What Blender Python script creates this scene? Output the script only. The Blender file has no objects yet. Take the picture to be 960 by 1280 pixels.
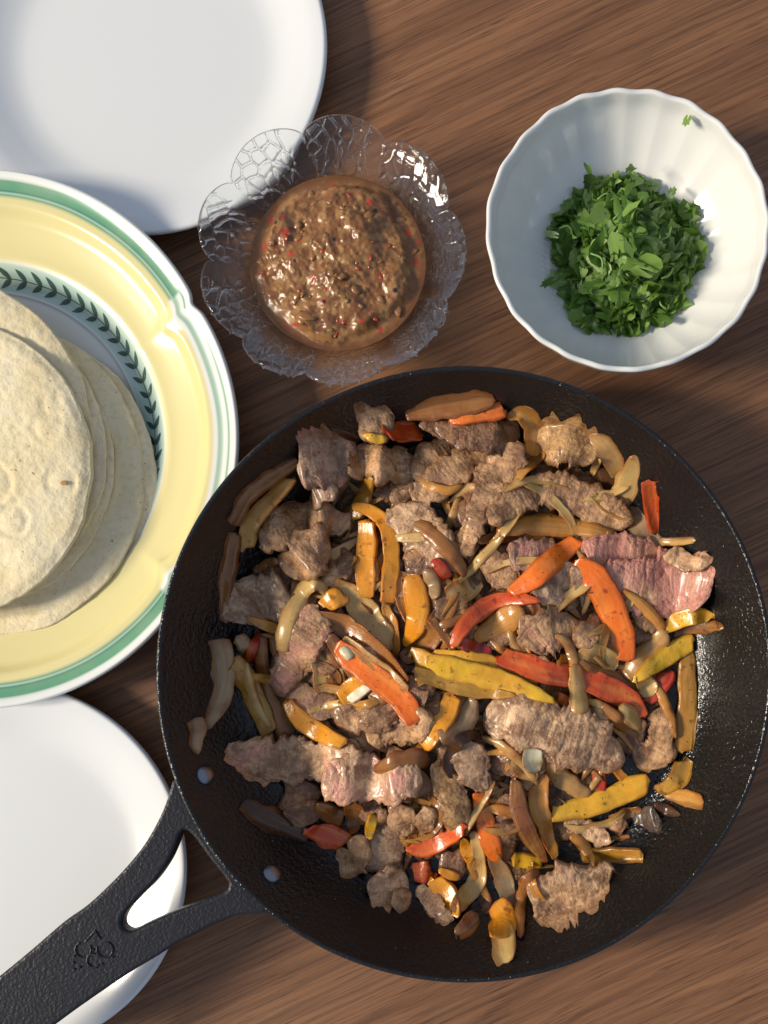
import bpy, bmesh, math, random
import numpy as np
from mathutils import Vector, Matrix

random.seed(7)
S = bpy.context.scene
COL = S.collection
PI = math.pi

# ------------------------------------------------------------------ camera, light, exposure
H = 0.50                      # camera height above the table (m)
FPX = 1106.0                  # focal length in photo pixels (1280 high)
NX, NY = 680.0, 780.0         # photo pixel straight under the camera
cam_d = bpy.data.cameras.new('camera')
cam = bpy.data.objects.new('camera', cam_d); COL.objects.link(cam)
cam.location = (0, 0, H)
cam_d.sensor_fit = 'VERTICAL'; cam_d.sensor_height = 36.0; cam_d.sensor_width = 27.0
cam_d.lens = FPX / 1280.0 * 36.0
cam_d.shift_x = -(NX - 480.0) / 1280.0
cam_d.shift_y = (NY - 640.0) / 1280.0
cam_d.clip_start = 0.01; cam_d.clip_end = 50
S.camera = cam

W = bpy.data.worlds.new('World'); S.world = W; W.use_nodes = True
bg = W.node_tree.nodes['Background']
bg.inputs[0].default_value = (0.62, 0.745, 1.0, 1); bg.inputs[1].default_value = 0.47

def window_pane(loc, sx, sy, power):
    d = bpy.data.lights.new('window_light', 'AREA'); d.shape = 'RECTANGLE'; d.size = sx; d.size_y = sy
    d.energy = power; d.color = (1.0, 0.885, 0.72)
    o = bpy.data.objects.new('window_light', d); COL.objects.link(o)
    o.location = loc
    o.rotation_euler = (Vector((-0.08, 0.03, 0)) - Vector(loc)).to_track_quat('-Z', 'Y').to_euler()
window_pane((-3.90, -0.70, 2.36), 0.46, 0.95, 150)
window_pane((-3.95, -0.12, 2.36), 0.46, 0.95, 150)

S.view_settings.view_transform = 'Standard'; S.view_settings.look = 'None'
S.view_settings.exposure = 0.0; S.view_settings.gamma = 1.0
S.cycles.use_denoising = True
S.cycles.max_bounces = 10; S.cycles.transmission_bounces = 10; S.cycles.glossy_bounces = 4; S.cycles.diffuse_bounces = 4
S.cycles.sample_clamp_indirect = 4.0

def sc(z): return (H - z) / FPX
def at(px, py, z=0.0): return Vector(((px - NX) * sc(z), (NY - py) * sc(z), z))

# ------------------------------------------------------------------ numpy noise
def _h(i, j, k, seed):
    n = (i.astype(np.int64) * 374761393 + j.astype(np.int64) * 668265263 + k.astype(np.int64) * 2147483647 + seed * 974634777)
    n = (n ^ (n >> 13)) * 1274126177
    n = n & 0x7fffffff
    n = (n ^ (n >> 16)) * 1911520717 & 0x7fffffff
    return (n ^ (n >> 15)).astype(np.float64) / 0x7fffffff
def vnoise(P, seed=0):
    """value noise in -1..1 for an (N,3) array"""
    P = np.asarray(P, float); I = np.floor(P).astype(np.int64); F = P - I; F = F * F * (3 - 2 * F)
    i, j, k = I.T; x, y, z = F.T
    def L(a, b, t): return a + (b - a) * t
    r = L(L(L(_h(i, j, k, seed), _h(i+1, j, k, seed), x), L(_h(i, j+1, k, seed), _h(i+1, j+1, k, seed), x), y),
          L(L(_h(i, j, k+1, seed), _h(i+1, j, k+1, seed), x), L(_h(i, j+1, k+1, seed), _h(i+1, j+1, k+1, seed), x), y), z)
    return r * 2 - 1
def fbm(P, seed=0, o=3):
    a, r, P = 1.0, 0.0, np.asarray(P, float)
    for q in range(o):
        r = r + a * vnoise(P, seed + q * 17); P = P * 2.03 + 5.1; a *= 0.5
    return r
def voro(P, seed=0):
    """F1, F2 of 2-D voronoi"""
    P = np.asarray(P, float); I = np.floor(P).astype(np.int64)
    f1 = np.full(len(P), 9.0); f2 = np.full(len(P), 9.0); z = np.zeros(len(P), np.int64)
    for a in (-1, 0, 1):
        for b in (-1, 0, 1):
            ci, cj = I[:, 0] + a, I[:, 1] + b
            d = np.hypot(ci + _h(ci, cj, z, seed) - P[:, 0], cj + _h(ci, cj, z, seed + 5) - P[:, 1])
            f2 = np.where(d < f1, f1, np.minimum(f2, d)); f1 = np.minimum(f1, d)
    return f1, f2
def sstep(a, b, x):
    t = np.clip((x - a) / (b - a), 0, 1); return t * t * (3 - 2 * t)

# ------------------------------------------------------------------ objects
def tag(o, label=None, cat=None, group=None, kind=None):
    if label: o['label'] = label
    if cat: o['category'] = cat
    if group: o['group'] = group
    if kind: o['kind'] = kind
    return o
def mesh_obj(name, V, F, mat, parent=None, smooth=True, uv=None, solid=True, uv2=None):
    """V (N,3) world/local verts, F list/array of faces; uv per vertex (N,2)"""
    me = bpy.data.meshes.new(name)
    V = np.asarray(V, np.float64)
    me.from_pydata(V.tolist(), [], F if isinstance(F, list) else F.tolist())
    if uv is not None:
        l = me.uv_layers.new(name='UVMap')
        vi = np.empty(len(me.loops), np.int32); me.loops.foreach_get('vertex_index', vi)
        l.data.foreach_set('uv', np.asarray(uv, np.float32)[vi].ravel())
    if uv2 is not None:
        l = me.uv_layers.new(name='across'); l.data.foreach_set('uv', np.asarray(uv2, np.float32)[vi].ravel())
    if smooth: me.polygons.foreach_set('use_smooth', np.ones(len(me.polygons), bool))
    if mat: me.materials.append(mat)
    me.validate(); me.update()
    if solid:
        bm = bmesh.new(); bm.from_mesh(me)
        if bm.calc_volume(signed=True) < 0: me.flip_normals()
        bm.free()
    o = bpy.data.objects.new(name, me); COL.objects.link(o)
    if parent: o.parent = parent
    return o
def empty(name, loc):
    o = bpy.data.objects.new(name, None); COL.objects.link(o); o.location = loc; o.empty_display_size = 0.02
    return o
def recenter(o, c):
    """put a mesh object's origin at c (its verts are in world space)"""
    o.data.transform(Matrix.Translation(-Vector(c))); o.location = c
    return o
def grid_faces(n, m, close_n=False, close_m=False, off=0):
    """faces of an n x m vertex grid (index i*m+j)"""
    I = np.arange(n if close_n else n - 1); J = np.arange(m if close_m else m - 1)
    i, j = np.meshgrid(I, J, indexing='ij'); i2, j2 = (i + 1) % n, (j + 1) % m
    return np.stack([i*m+j, i2*m+j, i2*m+j2, i*m+j2], -1).reshape(-1, 4) + off

def prof_interp(pts, n, power=1):
    """smooth resample of a (r,z) profile by arc length with Catmull-Rom"""
    P = np.array(pts, float)
    return crom(P, n)
def crom(P, n):
    P = np.asarray(P, float)
    if len(P) == 2: t = np.linspace(0, 1, n)[:, None]; return P[0] * (1 - t) + P[1] * t
    Q = np.vstack([2*P[0]-P[1], P, 2*P[-1]-P[-2]])
    d = np.linalg.norm(np.diff(P[:, :2], axis=0), axis=1); c = np.r_[0, np.cumsum(d)]
    s = np.linspace(0, c[-1], n); k = np.clip(np.searchsorted(c, s, 'right') - 1, 0, len(P) - 2)
    t = ((s - c[k]) / np.maximum(d[k], 1e-9))[:, None]
    p0, p1, p2, p3 = Q[k], Q[k+1], Q[k+2], Q[k+3]
    return 0.5 * (2*p1 + (p2-p0)*t + (2*p0-5*p1+4*p2-p3)*t*t + (3*p1-p0-3*p2+p3)*t**3)

# ------------------------------------------------------------------ materials
class Mat:
    def __init__(s, name, **kw):
        s.m = bpy.data.materials.new(name); s.m.use_nodes = True; s.t = s.m.node_tree; s.N = s.t.nodes; s.L = s.t.links
        s.b = s.N['Principled BSDF']
        for k, v in kw.items(): s.set(k, v)
    MAP = dict(color='Base Color', rough='Roughness', metal='Metallic', ior='IOR', trans='Transmission Weight', coat='Coat Weight',
               coatr='Coat Roughness', sss='Subsurface Weight', sssr='Subsurface Radius', ssss='Subsurface Scale', spec='Specular IOR Level', alpha='Alpha')
    def set(s, k, v):
        i = s.b.inputs[s.MAP[k]]
        if hasattr(v, 'is_output'): s.L.new(v, i)
        else: i.default_value = (*v, 1) if (i.type == 'RGBA' and len(v) == 3) else v
    def node(s, typ, ins=None, **props):
        n = s.N.new(typ)
        for k, v in props.items(): setattr(n, k, v)
        for k, v in (ins or {}).items():
            if hasattr(v, 'is_output'): s.L.new(v, n.inputs[k])
            else: n.inputs[k].default_value = (*v, 1) if (getattr(n.inputs[k], 'type', '') == 'RGBA' and len(v) == 3) else v
        return n
    def coord(s, out='Object', scale=(1, 1, 1), rot=(0, 0, 0)):
        c = s.node('ShaderNodeTexCoord')
        return s.node('ShaderNodeMapping', {'Vector': c.outputs[out], 'Scale': scale, 'Rotation': rot}).outputs[0]
    def noise(s, vec, scale, detail=3, rough=0.55, dist=0.0):
        return s.node('ShaderNodeTexNoise', {'Vector': vec, 'Scale': scale, 'Detail': detail, 'Roughness': rough, 'Distortion': dist}).outputs[0]
    def voronoi(s, vec, scale, feature='F1', out='Distance', rnd=1.0):
        return s.node('ShaderNodeTexVoronoi', {'Vector': vec, 'Scale': scale, 'Randomness': rnd}, feature=feature).outputs[out]
    def ramp(s, fac, stops, interp='LINEAR'):
        r = s.node('ShaderNodeValToRGB', {'Fac': fac}); cr = r.color_ramp; cr.interpolation = interp
        while len(cr.elements) < len(stops): cr.elements.new(0.5)
        for e, (p, c) in zip(cr.elements, stops):
            e.position = p; e.color = (*c, 1) if hasattr(c, '__len__') else (c, c, c, 1)
        return r.outputs[0]
    def mix(s, fac, a, b, blend='MIX'):
        n = s.node('ShaderNodeMix', data_type='RGBA', blend_type=blend)
        for k, v in ((0, fac), (6, a), (7, b)):
            if hasattr(v, 'is_output'): s.L.new(v, n.inputs[k])
            else: n.inputs[k].default_value = (*v, 1) if hasattr(v, '__len__') and len(v) == 3 else v
        return n.outputs[2]
    def math(s, op, a, b=0.0, c=0.0):
        n = s.node('ShaderNodeMath', operation=op)
        for k, v in ((0, a), (1, b), (2, c)):
            if hasattr(v, 'is_output'): s.L.new(v, n.inputs[k])
            else: n.inputs[k].default_value = v
        return n.outputs[0]
    def bump(s, *hs):
        """(height, strength, distance) ..."""
        last = None
        for h, st, d in hs:
            n = s.node('ShaderNodeBump', {'Height': h, 'Strength': st, 'Distance': d})
            if last: s.L.new(last, n.inputs['Normal'])
            last = n.outputs[0]
        s.L.new(last, s.b.inputs['Normal'])
    def objinfo(s):
        return s.node('ShaderNodeObjectInfo')

# --- walnut table
M_wood = m = Mat('walnut_wood', spec=0.35)
v = m.coord('Object', rot=(0, 0, -math.radians(25)))
warp = m.noise(v, 5.0, 2, 0.5)
vw = m.node('ShaderNodeMapping', {'Vector': v, 'Scale': (1.2, 46, 1)}).outputs[0]
vv = m.node('ShaderNodeVectorMath', {0: vw, 1: m.node('ShaderNodeCombineXYZ', {'Y': m.math('MULTIPLY', warp, 2.2)}).outputs[0]}, operation='ADD').outputs[0]
g1 = m.noise(vv, 1.0, 9, 0.70, 0.25)
fine = m.noise(m.node('ShaderNodeMapping', {'Vector': v, 'Scale': (6, 430, 1)}).outputs[0], 1.0, 6, 0.74)
pore = m.noise(m.node('ShaderNodeMapping', {'Vector': v, 'Scale': (30, 1050, 1)}).outputs[0], 1.0, 3, 0.6)
big = m.noise(m.node('ShaderNodeMapping', {'Vector': v, 'Scale': (1.0, 5, 1)}).outputs[0], 1.6, 2, 0.5)
c = m.ramp(g1, [(0.24, (0.135, 0.056, 0.025)), (0.42, (0.205, 0.090, 0.040)), (0.54, (0.285, 0.130, 0.058)), (0.74, (0.39, 0.190, 0.086))])
c = m.mix(m.ramp(fine, [(0.40, 0.60), (0.54, 0.0)]), c, (0.075, 0.034, 0.017))
c = m.mix(m.ramp(pore, [(0.32, 0.80), (0.43, 0.0)]), c, (0.050, 0.022, 0.012))
c = m.mix(m.ramp(big, [(0.38, 0.25), (0.60, 0.0)]), c, (0.085, 0.043, 0.024))
m.set('color', c)
m.set('rough', m.ramp(fine, [(0.3, 0.62), (0.7, 0.48)]))
m.bump((fine, 0.25, 0.0005), (pore, 0.25, 0.0004))

# --- ceramics
M_white = m = Mat('white_glaze', color=(0.70, 0.71, 0.70), rough=0.22, coat=0.4, coatr=0.12)
n = m.noise(m.coord(), 14, 2); m.bump((n, 0.08, 0.001))
M_bowl = m = Mat('cream_porcelain', color=(0.74, 0.735, 0.69), rough=0.15, coat=0.7, coatr=0.05)
n = m.noise(m.coord(), 60, 3); m.bump((n, 0.12, 0.0006))
# plate paint: U = distance from the rim (m) * 4, V = across-lobe position
M_plate = m = Mat('painted_plate', rough=0.2, coat=0.6, coatr=0.06)
uvn = m.node('ShaderNodeUVMap'); sep = m.node('ShaderNodeSeparateXYZ', {'Vector': uvn.outputs[0]})
wob = m.noise(m.coord(), 9, 2)
u = m.math('ADD', sep.outputs[0], m.math('MULTIPLY', m.math('SUBTRACT', wob, 0.5), 0.012))
WH, GR, DG, YE, LG = (0.80, 0.81, 0.76), (0.125, 0.33, 0.19), (0.06, 0.19, 0.11), (0.75, 0.66, 0.30), (0.42, 0.60, 0.46)
def stripes(lst): return m.ramp(u, lst, 'LINEAR')
e = 0.0025
def hard(seq):
    out = [(0.0, seq[0][1])]
    for k in range(1, len(seq)):
        p = seq[k][0]; out += [(p - e, seq[k-1][1]), (p + e, seq[k][1])]
    return out
# wide band (mid lobe) and thin lines (near the notches)
midb = stripes(hard([(0, WH), (0.017, GR), (0.038, DG), (0.0405, LG), (0.044, GR), (0.050, YE)]))
thin = stripes(hard([(0, WH), (0.017, GR), (0.022, WH), (0.033, LG), (0.040, GR), (0.0435, WH), (0.054, YE)]))
band = m.mix(m.ramp(sep.outputs[1], [(0.27, 0.0), (0.33, 1.0)]), thin, midb)
inner = stripes(hard([(0, YE), (0.172, (0.80, 0.78, 0.66)), (0.178, (0.44, 0.60, 0.52)), (0.232, (0.76, 0.78, 0.74)), (0.238, (0.12, 0.09, 0.07)), (0.2405, (0.74, 0.74, 0.70))]))
col = m.mix(m.math('LESS_THAN', u, 0.1), inner, band)
mot = m.noise(m.coord(), 40, 3)
col = m.mix(m.ramp(mot, [(0.35, 0.10), (0.6, 0.0)]), col, (0.85, 0.72, 0.45))
m.set('color', col)
M_vine = m = Mat('vine_paint', color=(0.045, 0.10, 0.085), rough=0.25, coat=0.5, coatr=0.08)

# --- tortillas
M_tort = m = Mat('corn_tortilla', rough=0.75, spec=0.25)
oi = m.objinfo(); vo = m.coord()
vo2 = m.node('ShaderNodeVectorMath', {0: vo, 1: m.node('ShaderNodeCombineXYZ', {'X': m.math('MULTIPLY', oi.outputs['Random'], 9.0)}).outputs[0]}, operation='ADD').outputs[0]
n1 = m.noise(vo2, 28, 4, 0.6); n2 = m.noise(vo2, 320, 3, 0.6); n3 = m.noise(vo2, 700, 2); sp = m.noise(vo2, 420, 1)
c = m.ramp(n1, [(0.30, (0.76, 0.62, 0.36)), (0.5, (0.81, 0.69, 0.44)), (0.7, (0.85, 0.75, 0.54))])
c = m.mix(m.ramp(n2, [(0.30, 0.38), (0.50, 0.0)]), c, (0.56, 0.44, 0.23))
c = m.mix(m.ramp(sp, [(0.20, 0.9), (0.27, 0.0)]), c, (0.26, 0.17, 0.07))
toast = m.noise(vo2, 12, 2)
c = m.mix(m.ramp(toast, [(0.66, 0.0), (0.78, 0.35)]), c, (0.55, 0.40, 0.19))
tv = m.voronoi(vo2, 75); tc = m.node('ShaderNodeSeparateXYZ', {'Vector': m.voronoi(vo2, 75, 'F1', 'Color')})
tm = m.math('MULTIPLY', m.math('GREATER_THAN', tc.outputs[0], 0.86), m.ramp(m.math('ADD', tv, m.math('MULTIPLY', n2, 0.2)), [(0.16, 0.85), (0.30, 0.0)]))
c = m.mix(tm, c, (0.48, 0.30, 0.11))
m.set('color', c); m.set('sss', 0.08); m.set('sssr', (0.004, 0.003, 0.0015)); m.set('ssss', 1.0)
m.bump((n1, 0.3, 0.002), (n2, 0.5, 0.0010), (n3, 0.3, 0.0005))

# --- pan
M_pan = m = Mat('seasoned_carbon_steel', color=(0.011, 0.011, 0.0115), spec=0.48)
vo = m.coord(); n1 = m.noise(vo, 460, 2, 0.5); n2 = m.noise(vo, 10, 3); n3 = m.noise(vo, 1200, 2)
m.set('rough', m.ramp(n2, [(0.35, 0.42), (0.62, 0.18)]))
c = m.ramp(n2, [(0.3, (0.0045, 0.0045, 0.005)), (0.7, (0.008, 0.0075, 0.007))]); m.set('color', c)
m.bump((m.math('MULTIPLY', n1, m.ramp(m.noise(vo, 16, 2), [(0.40, 0.35), (0.60, 1.0)])), 0.8, 0.0014), (n3, 0.2, 0.0003))
M_handle = m = Mat('cast_handle_black', color=(0.022, 0.022, 0.026), rough=0.42, metal=0.4)
vo = m.coord(); n1 = m.noise(vo, 620, 2, 0.5); n2 = m.noise(vo, 1500, 2)
m.bump((n1, 0.5, 0.0008), (n2, 0.2, 0.0003))
M_steel = m = Mat('rivet_steel', color=(0.24, 0.25, 0.28), rough=0.36, metal=1.0)
n = m.noise(m.coord(), 260, 3); m.bump((n, 0.25, 0.0006))
M_oil = m = Mat('oil_drop', color=(0.055, 0.032, 0.012), rough=0.06, spec=0.6)

# --- glass and salsa
M_glass = m = Mat('pressed_glass', color=(0.97, 0.975, 0.97), rough=0.02, trans=1.0, ior=1.48)
tp = m.node('ShaderNodeBsdfTransparent', {'Color': (0.97, 0.98, 0.975)})
mx = m.node('ShaderNodeMixShader', {0: 0.55, 1: tp.outputs[0], 2: m.b.outputs[0]})
m.L.new(mx.outputs[0], m.N['Material Output'].inputs[0])
M_salsa = m = Mat('roasted_salsa', rough=0.35, spec=0.45, coat=0.2, coatr=0.2)
vo = m.coord(); n1 = m.noise(vo, 60, 4, 0.6); cells = m.voronoi(vo, 300, 'F1', 'Color'); d1 = m.voronoi(vo, 300)
sepc = m.node('ShaderNodeSeparateXYZ', {'Vector': cells})
d2 = m.voronoi(vo, 190); cells2 = m.node('ShaderNodeSeparateXYZ', {'Vector': m.voronoi(vo, 190, 'F1', 'Color')})
c = m.ramp(n1, [(0.3, (0.155, 0.056, 0.017)), (0.52, (0.220, 0.090, 0.026)), (0.7, (0.285, 0.135, 0.042))])
c = m.mix(m.ramp(sepc.outputs[0], [(0.60, 0.0), (0.70, 0.40)], 'LINEAR'), c, (0.40, 0.23, 0.075))
c = m.mix(m.ramp(sepc.outputs[1], [(0.84, 0.0), (0.90, 0.45)]), c, (0.11, 0.042, 0.014))
redm = m.math('MULTIPLY', m.math('GREATER_THAN', cells2.outputs[2], 0.86), m.ramp(d2, [(0.28, 1.0), (0.42, 0.0)]))
c = m.mix(redm, c, (0.38, 0.035, 0.016))
blk = m.math('MULTIPLY', m.math('GREATER_THAN', cells2.outputs[0], 0.90), m.ramp(d2, [(0.2, 1.0), (0.3, 0.0)]))
c = m.mix(blk, c, (0.015, 0.009, 0.006))
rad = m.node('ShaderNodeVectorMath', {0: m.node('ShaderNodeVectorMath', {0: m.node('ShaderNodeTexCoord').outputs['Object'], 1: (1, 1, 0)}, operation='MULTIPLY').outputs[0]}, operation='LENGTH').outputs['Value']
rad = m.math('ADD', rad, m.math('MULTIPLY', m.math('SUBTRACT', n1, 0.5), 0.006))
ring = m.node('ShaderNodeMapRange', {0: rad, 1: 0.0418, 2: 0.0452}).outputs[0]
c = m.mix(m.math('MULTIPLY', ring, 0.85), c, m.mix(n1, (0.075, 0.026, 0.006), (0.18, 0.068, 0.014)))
m.set('color', c); m.set('rough', m.ramp(n1, [(0.3, 0.22), (0.7, 0.45)]))
m.bump((m.noise(vo, 150, 4), 0.35, 0.0014), (d1, 0.15, 0.0010))
M_brine = m = Mat('salsa_liquid', color=(0.30, 0.12, 0.03), rough=0.1, spec=0.5, coat=0.5, coatr=0.05)
n = m.noise(m.coord(), 90, 3); m.set('color', m.ramp(n, [(0.3, (0.20, 0.085, 0.022)), (0.7, (0.34, 0.15, 0.045))]))

# --- cilantro
def leaf_mat(name, per_obj):
    m = Mat(name, rough=0.38, spec=0.45)
    if per_obj: r = m.objinfo().outputs['Random']
    else: r = m.noise(m.coord(), 190, 0)
    vo = m.coord(); n = m.noise(vo, 260, 3)
    st = [(0.0, (0.055, 0.125, 0.012)), (0.4, (0.135, 0.265, 0.034)), (0.75, (0.27, 0.43, 0.085)), (1.0, (0.48, 0.62, 0.26))]
    if not per_obj: st = [(0.25 + 0.5 * p, c) for p, c in st]
    c = m.ramp(r, st)
    geo = m.node('ShaderNodeNewGeometry')
    c = m.mix(m.math('MULTIPLY', geo.outputs['Backfacing'], 0.45), c, (0.20, 0.34, 0.13))
    c = m.mix(m.ramp(n, [(0.35, 0.3), (0.6, 0.0)]), c, (0.025, 0.065, 0.010))
    m.set('color', c); m.bump((n, 0.4, 0.0007))
    tr = m.node('ShaderNodeBsdfTranslucent', {'Color': m.mix(0.5, c, (0.20, 0.42, 0.03))})
    mx = m.node('ShaderNodeMixShader', {0: 0.24, 1: m.b.outputs[0], 2: tr.outputs[0]})
    m.L.new(mx.outputs[0], m.N['Material Output'].inputs[0])
    return m
M_leaf = leaf_mat('cilantro_leaf', True); M_leafmass = leaf_mat('cilantro_mass', False)
M_stem = Mat('cilantro_stem', color=(0.16, 0.30, 0.07), rough=0.4)

# --- beef : object colour = tint, alpha = how pink
M_beef = m = Mat('seared_beef', spec=0.45)
oi = m.objinfo(); vo = m.coord()
off = m.node('ShaderNodeCombineXYZ', {'X': m.math('MULTIPLY', oi.outputs['Random'], 3.0), 'Y': m.math('MULTIPLY', oi.outputs['Random'], 1.7)}).outputs[0]
vo = m.node('ShaderNodeVectorMath', {0: vo, 1: off}, operation='ADD').outputs[0]
uvn = m.node('ShaderNodeUVMap', uv_map='UVMap').outputs[0]
fib = m.noise(m.node('ShaderNodeMapping', {'Vector': uvn, 'Scale': (150, 620, 1)}).outputs[0], 1.0, 4, 0.7, 1.6)
n1 = m.noise(vo, 75, 4, 0.6); n2 = m.noise(vo, 380, 5, 0.70); n3 = m.noise(vo, 1100, 2); grain = m.voronoi(m.node('ShaderNodeVectorMath', {0: vo, 1: m.node('ShaderNodeCombineXYZ', {'X': m.math('MULTIPLY', n2, 0.0022), 'Y': m.math('MULTIPLY', n1, 0.004)}).outputs[0]}, operation='ADD').outputs[0], 560, 'SMOOTH_F1')
tint = oi.outputs['Color']
lo = m.mix(1.0, tint, (0.40, 0.31, 0.25), 'MULTIPLY'); hi = m.mix(1.0, tint, (1.38, 1.32, 1.20), 'MULTIPLY')
c = m.mix(m.ramp(n1, [(0.32, 0.0), (0.62, 1.0)]), lo, hi)
pk = m.ramp(m.math('ADD', m.noise(vo, 55, 3), m.math('MULTIPLY', m.math('SUBTRACT', oi.outputs['Alpha'], 0.5), 0.55)), [(0.46, 0.0), (0.68, 0.9)])
ed = m.node('ShaderNodeSeparateXYZ', {'Vector': m.node('ShaderNodeUVMap', uv_map='across').outputs[0]})
lat = m.math('ADD', m.math('ABSOLUTE', m.math('SUBTRACT', ed.outputs[0], 0.5)), m.math('MULTIPLY', m.math('SUBTRACT', n1, 0.5), 0.9))
crust = m.ramp(lat, [(0.36, 0.0), (0.54, 0.9)])
c = m.mix(m.math('MULTIPLY', crust, m.math('SUBTRACT', 1.0, pk)), c, m.mix(1.0, tint, (0.44, 0.33, 0.24), 'MULTIPLY'))
sear = m.ramp(m.noise(vo, 115, 4, 0.65), [(0.46, 0.0), (0.60, 0.85)])
c = m.mix(m.math('MULTIPLY', sear, m.math('SUBTRACT', 1.0, pk)), c, m.mix(1.0, tint, (0.40, 0.28, 0.19), 'MULTIPLY'))
c = m.mix(pk, c, m.mix(m.ramp(fib, [(0.40, 0.0), (0.65, 1.0)]), (0.50, 0.165, 0.130), (0.66, 0.30, 0.235)))
c = m.mix(m.ramp(n2, [(0.34, 0.55), (0.50, 0.0)]), c, m.mix(1.0, tint, (0.40, 0.31, 0.24), 'MULTIPLY'))
c = m.mix(m.ramp(fib, [(0.52, 0.0), (0.72, 0.36)]), c, m.mix(1.0, tint, (1.65, 1.55, 1.4), 'MULTIPLY'))
c = m.mix(m.ramp(m.noise(vo, 480, 1), [(0.74, 0.0), (0.78, 0.9)]), c, (0.012, 0.008, 0.006))
m.set('color', c); m.set('rough', m.ramp(n2, [(0.3, 0.24), (0.65, 0.46)]))
m.set('coat', m.ramp(n1, [(0.4, 0.45), (0.65, 0.12)])); m.set('coatr', 0.2)
m.bump((n2, 0.50, 0.0016), (fib, 0.48, 0.0012), (m.math('MULTIPLY', grain, -1.0), 0.40, 0.0011), (n3, 0.35, 0.0006))

# --- peppers and onions : object colour = skin colour
M_pep = m = Mat('cooked_pepper', rough=0.28, spec=0.5, coat=0.2, coatr=0.15)
oi = m.objinfo(); vo0 = m.coord()
off = m.node('ShaderNodeCombineXYZ', {'X': m.math('MULTIPLY', oi.outputs['Random'], 3.0)}).outputs[0]
vo = m.node('ShaderNodeVectorMath', {0: vo0, 1: off}, operation='ADD').outputs[0]
uvn = m.node('ShaderNodeUVMap', uv_map='UVMap').outputs[0]
st = m.noise(m.node('ShaderNodeMapping', {'Vector': uvn, 'Scale': (420, 40, 1)}).outputs[0], 1.0, 3, 0.5, 0.2)
n1 = m.noise(vo, 55, 3); n2 = m.noise(vo, 430, 2); n3 = m.noise(vo, 190, 2)
tint = oi.outputs['Color']
c = m.mix(m.ramp(n1, [(0.35, 0.55), (0.60, 0.0)]), tint, m.mix(1.0, tint, (0.72, 0.55, 0.5), 'MULTIPLY'))
c = m.mix(m.ramp(m.noise(vo, 24, 2), [(0.42, 0.0), (0.62, 0.55)]), c, m.mix(1.0, tint, (0.86, 0.62, 0.9), 'MULTIPLY'))
c = m.mix(m.ramp(st, [(0.46, 0.0), (0.72, 0.40)]), c, m.mix(0.55, tint, (0.85, 0.55, 0.12)))
c = m.mix(m.ramp(n3, [(0.62, 0.0), (0.72, 0.75)]), c, m.mix(1.0, tint, (0.30, 0.19, 0.22), 'MULTIPLY'))
c = m.mix(m.ramp(n2, [(0.70, 0.0), (0.74, 0.95)]), c, (0.018, 0.010, 0.006))
ed = m.node('ShaderNodeSeparateXYZ', {'Vector': m.node('ShaderNodeUVMap', uv_map='across').outputs[0]})
lat = m.math('ADD', m.math('ABSOLUTE', m.math('SUBTRACT', ed.outputs[0], 0.5)), m.math('MULTIPLY', m.math('SUBTRACT', n1, 0.5), 0.35))
c = m.mix(m.ramp(lat, [(0.36, 0.0), (0.50, 0.75)]), c, m.mix(1.0, tint, (0.50, 0.36, 0.35), 'MULTIPLY'))
endd = m.math('ADD', m.math('ABSOLUTE', m.math('SUBTRACT', ed.outputs[1], 0.5)), m.math('MULTIPLY', m.math('SUBTRACT', n3, 0.5), 0.10))
c = m.mix(m.ramp(endd, [(0.43, 0.0), (0.50, 0.55)]), c, m.mix(1.0, tint, (0.55, 0.40, 0.40), 'MULTIPLY'))
m.set('color', c); m.set('sss', 0.12); m.set('sssr', (0.003, 0.0015, 0.0006)); m.set('ssss', 1.0)
m.set('rough', m.ramp(n1, [(0.35, 0.36), (0.65, 0.2)]))
m.bump((n1, 0.35, 0.0020), (n3, 0.30, 0.0012), (st, 0.40, 0.0007), (n2, 0.30, 0.0006))

M_oni = m = Mat('fried_onion', rough=0.27, spec=0.5, coat=0.3, coatr=0.14)
oi = m.objinfo(); vo0 = m.coord()
off = m.node('ShaderNodeCombineXYZ', {'X': m.math('MULTIPLY', oi.outputs['Random'], 3.0)}).outputs[0]
vo = m.node('ShaderNodeVectorMath', {0: vo0, 1: off}, operation='ADD').outputs[0]
uvn = m.node('ShaderNodeUVMap', uv_map='UVMap').outputs[0]
st = m.noise(m.node('ShaderNodeMapping', {'Vector': uvn, 'Scale': (900, 22, 1)}).outputs[0], 1.0, 3, 0.55, 0.3)
n1 = m.noise(vo, 60, 3); n2 = m.noise(vo, 420, 2)
tint = oi.outputs['Color']
c = m.mix(m.ramp(st, [(0.35, 0.30), (0.60, 0.0)]), tint, m.mix(1.0, tint, (0.62, 0.48, 0.34), 'MULTIPLY'))
c = m.mix(m.ramp(st, [(0.58, 0.0), (0.75, 0.25)]), c, m.mix(0.6, tint, (0.75, 0.66, 0.46)))
c = m.mix(m.ramp(n1, [(0.54, 0.0), (0.75, 0.75)]), c, m.mix(1.0, tint, (0.50, 0.27, 0.12), 'MULTIPLY'))
c = m.mix(m.ramp(n2, [(0.71, 0.0), (0.75, 0.9)]), c, (0.018, 0.010, 0.006))
ed = m.node('ShaderNodeSeparateXYZ', {'Vector': m.node('ShaderNodeUVMap', uv_map='across').outputs[0]})
lat = m.math('ADD', m.math('ABSOLUTE', m.math('SUBTRACT', ed.outputs[0], 0.5)), m.math('MULTIPLY', m.math('SUBTRACT', n1, 0.5), 0.5))
c = m.mix(m.ramp(lat, [(0.34, 0.0), (0.52, 0.8)]), c, m.mix(1.0, tint, (0.52, 0.32, 0.16), 'MULTIPLY'))
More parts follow.
